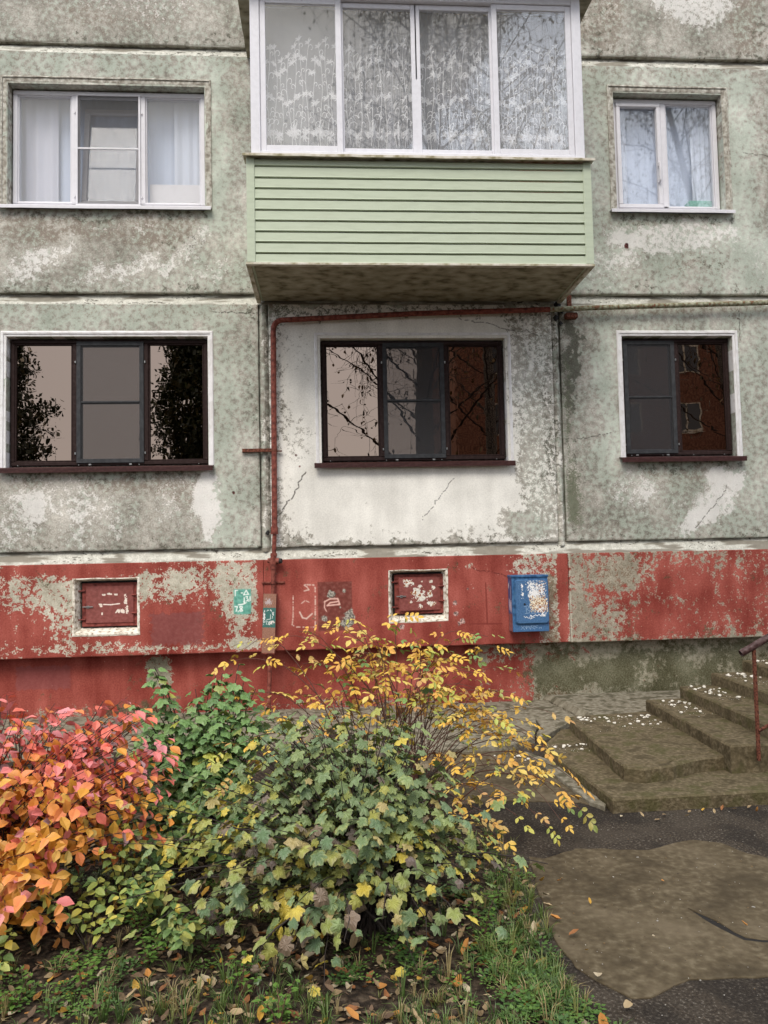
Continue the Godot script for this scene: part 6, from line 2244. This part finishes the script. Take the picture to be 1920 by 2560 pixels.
	for i in dc.size():
		for k in 2:
			dry.append(ovate(0.05, 0.03, 0.5 + 0.3 * k, -0.3 - 0.3 * k, dc[i].darkened(0.1), dc[i], i * 2 + k))
	for k in 230:
		var z := r.randf_range(4.35, 5.6)
		var x := r.randf_range(-1.75, bed_edge(z) + 0.02)
		var kind := pick([26, 20, 16, 12, 10, 10, 8])
		var tone: String = ["beige", "tan", "pale cream", "golden", "rust brown", "dark brown", "orange"][kind]
		var spot := "on the soil below the orange shrub" if x < -0.75 else ("on the soil at the foot of the currant bush" if x < 0.45 else "on the soil beside the grass edge of the bed")
		fallen(dry, dc, Vector3(x, soil_y(x, z) + 0.012, z), r, kind, r.randf_range(0.6, 1.2), "curled %s leaf %s" % [tone, spot], "fallen leaves on the soil")
	for q in [[1.78, 3.46], [1.9, 3.5], [2.05, 3.47], [2.2, 3.46], [2.3, 3.44], [2.42, 3.45], [2.5, 3.42], [2.15, 3.52], [2.35, 3.5], [2.6, 3.43], [2.62, 3.5], [1.98, 3.55]]:
		fallen(dry, dc, Vector3(q[0], 0.004, q[1]), r, pick([6, 4, 6, 3, 2, 2, 2]), r.randf_range(0.5, 0.85), "dry leaf on the asphalt along the lowest step", "fallen leaves along the step")
	for q in [[1.18, 4.62, 3], [1.35, 4.95, 2], [1.02, 5.02, 3], [1.62, 4.42, 6], [1.78, 4.9, 6], [1.1, 4.35, 6], [1.5, 4.55, 2]]:
		fallen(dry, dc, Vector3(q[0], 0.01, q[1]), r, q[2], 0.5, "small leaf lying on the cracked concrete sheet", "fallen leaves on the concrete sheet")
	for q in [[0.99, 4.5, 2], [1.0, 4.62, 0], [1.0, 4.75, 6], [0.99, 4.9, 4], [1.01, 5.2, 2], [1.06, 5.4, 0], [1.02, 4.35, 3], [0.98, 4.2, 4]]:
		fallen(dry, dc, Vector3(q[0], 0.012, q[1]), r, q[2], 1.0, "pale dry leaf at the edge between grass and concrete", "fallen leaves on the bed edge")
	xf = []
	tint = []
	for k in 1300:
		var z := r.randf_range(3.3, 6.2)
		var x := r.randf_range(bed_edge(z) + 0.02, 3.0)
		xf.append(Transform3D(Basis.from_euler(Vector3(0, r.randf() * TAU, 0)) * Basis.from_scale(Vector3(1, 0.6, r.randf_range(0.5, 1.6)) * r.randf_range(0.0015, 0.0045) * (2.0 if r.randf() < 0.05 else 1.0)), Vector3(x, -0.003, z)))
		tint.append([lin(150, 144, 134), lin(60, 50, 40), lin(90, 74, 54), lin(190, 184, 172), lin(120, 96, 62)][pick([20, 30, 24, 10, 16])])
	mass_of("gravel", "fine grit and bits of debris scattered over the asphalt", "grit", lump(3), M.dry, xf, tint)
	xf = []
	tint = []
	for k in 5200:
		var z := r.randf_range(3.6, 6.4)
		var x := r.randf_range(-2.8, bed_edge(z) - 0.02)
		xf.append(Transform3D(Basis.from_euler(Vector3(r.randfn() * 0.25, r.randf() * TAU, r.randfn() * 0.25)) * Basis.from_scale(Vector3.ONE * r.randf_range(0.4, 1.05)), Vector3(x, soil_y(x, z) + 0.004, z)))
		tint.append(dc[pick([26, 24, 12, 8, 12, 20, 6])].darkened(r.randf() * 0.4))
	mass_of("leaf_litter", "brown rotting leaf litter covering the soil", "leaf litter", ovate(0.045, 0.026, 0.4, -0.3, Color(0.9, 0.9, 0.9), Color.WHITE, 5), M.dry, xf, tint)

func fallen(dry: Array, _dc: Array, p: Vector3, r: RandomNumberGenerator, v: int, s: float, label: String, group: String) -> void:
	var o := top("fallen_leaf", dry[v * 2 + r.randi() % 2], M.dry, label, "leaf", group)
	o.transform = Transform3D(Basis.from_euler(Vector3(r.randfn() * 0.2, r.randf() * TAU, r.randfn() * 0.2)) * Basis.from_scale(Vector3.ONE * s), p)

func lump(sd: int) -> ArrayMesh:
	var st := new_st()
	var g := []
	for j in 4:
		var row := []
		for i in 6:
			var a := TAU * i / 6.0
			var e := PI * (j / 3.0 - 0.5)
			var d := Vector3(cos(a) * cos(e), sin(e) * 0.6, sin(a) * cos(e))
			row.append(d * (0.7 + 0.45 * fn.get_noise_3d(d.x * 3.0 + sd, d.y * 3.0, d.z * 3.0)))
		g.append(row)
	for j in 3:
		for i in 6:
			quad(st, g[j][i], g[j][(i + 1) % 6], g[j + 1][(i + 1) % 6], g[j + 1][i])
	return st.commit()

func build_crumbs() -> void:
	var r := RandomNumberGenerator.new()
	r.seed = 31
	var lumps := []
	for k in 4:
		lumps.append(lump(k * 7))
	var beds := [
		["white bread crumb on the wide cracked step", Rect2(2.12, 1.48, 0.66, 0.5), 0.175, 36],
		["white bread crumb on the lowest slab beside the path", Rect2(1.74, 2.0, 0.3, 0.22), 0.078, 12],
		["white bread crumb on the step above the wide cracked one", Rect2(2.9, 1.34, 0.25, 0.62), 0.27, 20],
		["white bread crumb on the second step above the wide cracked one", Rect2(3.24, 1.26, 0.25, 0.6), 0.37, 20],
		["white bread crumb on the third step above the wide cracked one", Rect2(3.6, 1.2, 0.24, 0.6), 0.47, 22],
		["white bread crumb on the top steps behind the handrail", Rect2(3.94, 1.1, 0.24, 0.5), 0.57, 10],
		["white bread crumb on the concrete path by the yellow bush", Rect2(1.3, 1.95, 0.3, 0.3), 0.0, 10]]
	var xf := []
	var tint := []
	for b in beds:
		var rc: Rect2 = b[1]
		for k in b[3]:
			var p := Vector3(rc.position.x + rc.size.x * r.randf(), b[2], rc.position.y + rc.size.y * clampf(absf(r.randfn()) * 0.4, 0.0, 1.0))
			var s := r.randf_range(0.010, 0.028)
			var o := top("bread_crumb", lumps[r.randi() % 4], M.crumb, b[0], "bread crumb", b[0].replace("crumb", "crumbs"))
			o.transform = Transform3D(Basis(Vector3.UP, r.randf() * TAU) * Basis.from_scale(Vector3(s, s * 0.8, s * r.randf_range(0.6, 1.2))), p + Vector3(0, s * 0.4, 0))
		for k in int(b[3]) * 2:
			var p := Vector3(rc.position.x + rc.size.x * r.randf(), float(b[2]) + 0.002, rc.position.y + rc.size.y * r.randf() * 1.1)
			xf.append(Transform3D(Basis(Vector3.UP, r.randf() * TAU) * Basis.from_scale(Vector3.ONE * r.randf_range(0.002, 0.005)), p))
			tint.append(Color(0.7, 0.66, 0.58))
	mass_of("crumbs", "fine pale crumbs scattered over the steps", "crumbs", lumps[0], M.dry, xf, tint)

# ------------------------------------------------------------------ what the panes mirror: trees and a brick block behind the viewer
func build_behind() -> void:
	print("behind ", Time.get_ticks_msec())
	leafy_tree(Vector3(-10.2, 0, 14.5), 9.5, 2.5, 1, "dense dark leafy tree mirrored beside open sky in the brown window")
	leafy_tree(Vector3(-3.4, 0, 14.2), 10.0, 1.9, 2, "dense dark leafy tree mirrored beside the insect screen of the brown window")
	birch(Vector3(2.45, 0, 10.8), 17.0, 0.30, 3, "thick-trunked birch with drooping twigs mirrored in the window under the balcony")
	birch(Vector3(13.6, 0, 14.5), 20.0, 0.24, 4, "tall bare birch mirrored in the white window with a handle", -3.6)
	birch(Vector3(4.8, 0, 13.8), 21.0, 0.2, 5, "slender bare birch mirrored in the balcony panes")
	brick_block()

func leafy_tree(p: Vector3, h: float, rad: float, sd: int, label: String) -> void:
	var t := thing("leafy_tree", label, "tree", p, "trees mirrored in the panes")
	var r := RandomNumberGenerator.new()
	r.seed = sd
	part(t, "trunk", tube(PackedVector3Array([Vector3.ZERO, Vector3(0.1, h * 0.4, 0), Vector3(0, h * 0.9, 0.1)]), 0.22, 0.04, 9), M.bark)
	for k in 9:
		var a := k * 2.4
		var y := h * (0.2 + 0.07 * k)
		part(t, "limb", tube(PackedVector3Array([Vector3(0.05, y, 0), Vector3(cos(a) * rad * 0.5, y + 0.7, sin(a) * rad * 0.5), Vector3(cos(a) * rad * 0.85, y + 1.6, sin(a) * rad * 0.85)]), 0.07, 0.02, 6), M.bark)
	var st := new_st()
	for k in 7:
		var o := Vector3(r.randfn(), r.randfn(), r.randfn()) * 0.09
		var ax := Vector3(r.randfn(), r.randfn() - 0.4, r.randfn()).normalized() * 0.11
		var s := ax.cross(Vector3.UP).normalized() * 0.035
		for v in [o, o + ax * 0.5 + s, o + ax, o, o + ax, o + ax * 0.5 - s]:
			st.set_color(Color.WHITE)
			st.add_vertex(v)
	var mm := MultiMesh.new()
	mm.transform_format = MultiMesh.TRANSFORM_3D
	mm.use_colors = true
	mm.mesh = st.commit()
	mm.instance_count = 8500
	for k in 8500:
		var y := pow(r.randf(), 0.8)
		var prof := rad * (sin(PI * clampf(y * 0.92 + 0.1, 0.0, 1.0)) * 0.75 + 0.25) * (0.78 + 0.5 * fn.get_noise_2d(y * 14.0, sd * 9.0))
		var a := r.randf() * TAU
		var rr := prof * sqrt(r.randf()) * (1.0 + 0.25 * fn.get_noise_2d(a * 2.0 + 5.0, y * 9.0 + sd))
		mm.set_instance_transform(k, Transform3D(Basis.from_euler(Vector3(r.randf() * TAU, r.randf() * TAU, 0)) * r.randf_range(0.7, 1.5), Vector3(cos(a) * rr, h * (0.12 + 0.88 * y), sin(a) * rr)))
		mm.set_instance_color(k, [lin(44, 54, 26), lin(58, 66, 30), lin(78, 72, 32), lin(36, 46, 24)][r.randi() % 4])
	var mi := MultiMeshInstance3D.new()
	mi.name = "crown"
	mi.multimesh = mm
	mi.material_override = M.leaf
	mi.set_meta("kind", "stuff")
	t.add_child(mi)

func birch(p: Vector3, h: float, tr: float, sd: int, label: String, lean := 0.0) -> void:
	var t := thing("birch_tree", label, "tree", p, "trees mirrored in the panes")
	var r := RandomNumberGenerator.new()
	r.seed = sd * 13
	var tp := PackedVector3Array()
	for k in 8:
		var u := k / 7.0
		tp.append(Vector3(fn.get_noise_2d(u * 3.0, sd) * 0.6 * u + lean * u, h * u, fn.get_noise_2d(u * 3.0, sd + 9.0) * 0.6 * u))
	part(t, "trunk", tube(tp, tr, 0.03, 12), M.birch_bark)
	var twigs := new_st()
	var spots := []
	for k in 44:
		var u := 0.2 + 0.75 * k / 44.0
		var a := k * 2.4 + sd
		var o := tp[int(u * 7.0)].lerp(tp[mini(7, int(u * 7.0) + 1)], u * 7.0 - int(u * 7.0))
		var l := h * 0.30 * (1.15 - u) + 0.6
		var d := Vector3(cos(a), 0.75, sin(a)).normalized()
		var tip := o + d * l
		var mid := o + d * l * 0.5 + Vector3(0, 0.25, 0)
		part(t, "limb", tube(PackedVector3Array([o, mid, tip]), 0.012 + 0.09 * tr * (1.1 - u), 0.008, 6), M.bark)
		for q in 16:
			var v := 0.25 + 0.75 * q / 15.0
			var s := bez(o, mid, tip, v)
			var b := Vector3(r.randfn(), 0.5 * r.randf(), r.randfn()).normalized() * r.randf_range(0.4, 1.0)
			var e := s + b + Vector3(0, -r.randf_range(0.2, 1.3), 0)
			var m := s + b * 0.7 + Vector3(0, 0.15, 0)
			tube_into(twigs, PackedVector3Array([s, m, m.lerp(e, 0.5) + b * 0.12, e]), PackedFloat32Array([0.009, 0.006, 0.005, 0.003]), 3, false)
			for w in 4:
				var f := m.lerp(e, r.randf())
				var g := f + Vector3(r.randfn(), -0.6, r.randfn()) * 0.3
				tube_into(twigs, PackedVector3Array([f, g]), PackedFloat32Array([0.005, 0.003]), 3, false)
				spots.append(g)
				spots.append(f)
	part(t, "twigs", twigs.commit(), M.twig_dark)
	var mm := MultiMesh.new()
	mm.transform_format = MultiMesh.TRANSFORM_3D
	mm.use_colors = true
	mm.mesh = ovate(0.09, 0.06, 0.2, 0.2, Color(0.9, 0.9, 0.9), Color.WHITE, sd)
	mm.instance_count = spots.size() / 2
	for k in spots.size() / 2:
		mm.set_instance_transform(k, Transform3D(Basis.from_euler(Vector3(1.0 + r.randfn() * 0.5, r.randf() * TAU, 0)), spots[k * 2 + r.randi() % 2]))
		mm.set_instance_color(k, [lin(92, 72, 34), lin(110, 86, 36), lin(70, 62, 30)][r.randi() % 3])
	var mi := MultiMeshInstance3D.new()
	mi.name = "leaves"
	mi.multimesh = mm
	mi.material_override = M.leaf
	mi.set_meta("kind", "stuff")
	t.add_child(mi)

func brick_block() -> void:
	var b := thing("brick_building", "red-brown brick apartment block mirrored in the narrow brown window", "building", Vector3(6.0, 0, 27.0))
	var brick := rough_mat([[0.25, srgb(96, 64, 50)], [0.5, srgb(118, 80, 63)], [0.75, srgb(134, 96, 78)]], 0.02, 5, 71, 0.8, 0.2)
	part(b, "wall", box(Vector3(0, 0, 0), Vector3(24, 15, 9), 0.05), brick)
	part(b, "roof", box(Vector3(-0.3, 15.0, -0.3), Vector3(24.3, 15.3, 9.3), 0.03), M.old_plaster)
	var dark := mat(srgb(46, 50, 56), 0.1)
	for f in 5:
		for c in 8:
			var x := 1.6 + c * 2.9
			var y := 1.5 + f * 2.8
			if c % 3 == 1:
				var k := node(b, "balcony")
				part(k, "front", box(Vector3(x - 0.2, y - 0.9, -0.95), Vector3(x + 1.9, y + 0.05, -0.87), 0.01), M.old_plaster)
				part(k, "floor", box(Vector3(x - 0.2, y - 1.02, -0.95), Vector3(x + 1.9, y - 0.9, 0.0), 0.01), M.old_plaster)
			var w := node(b, "window")
			part(w, "frame", bars(ring_rects(x, x + 1.5, y, y + 1.45, 0.08) + [[x + 0.72, x + 0.8, y + 0.08, y + 1.37]], -0.03, 0.02, 0.004), M.trim_dirty)
			part(w, "pane", box(Vector3(x + 0.06, y + 0.06, -0.008), Vector3(x + 1.44, y + 1.39, -0.004), 0.0), dark)
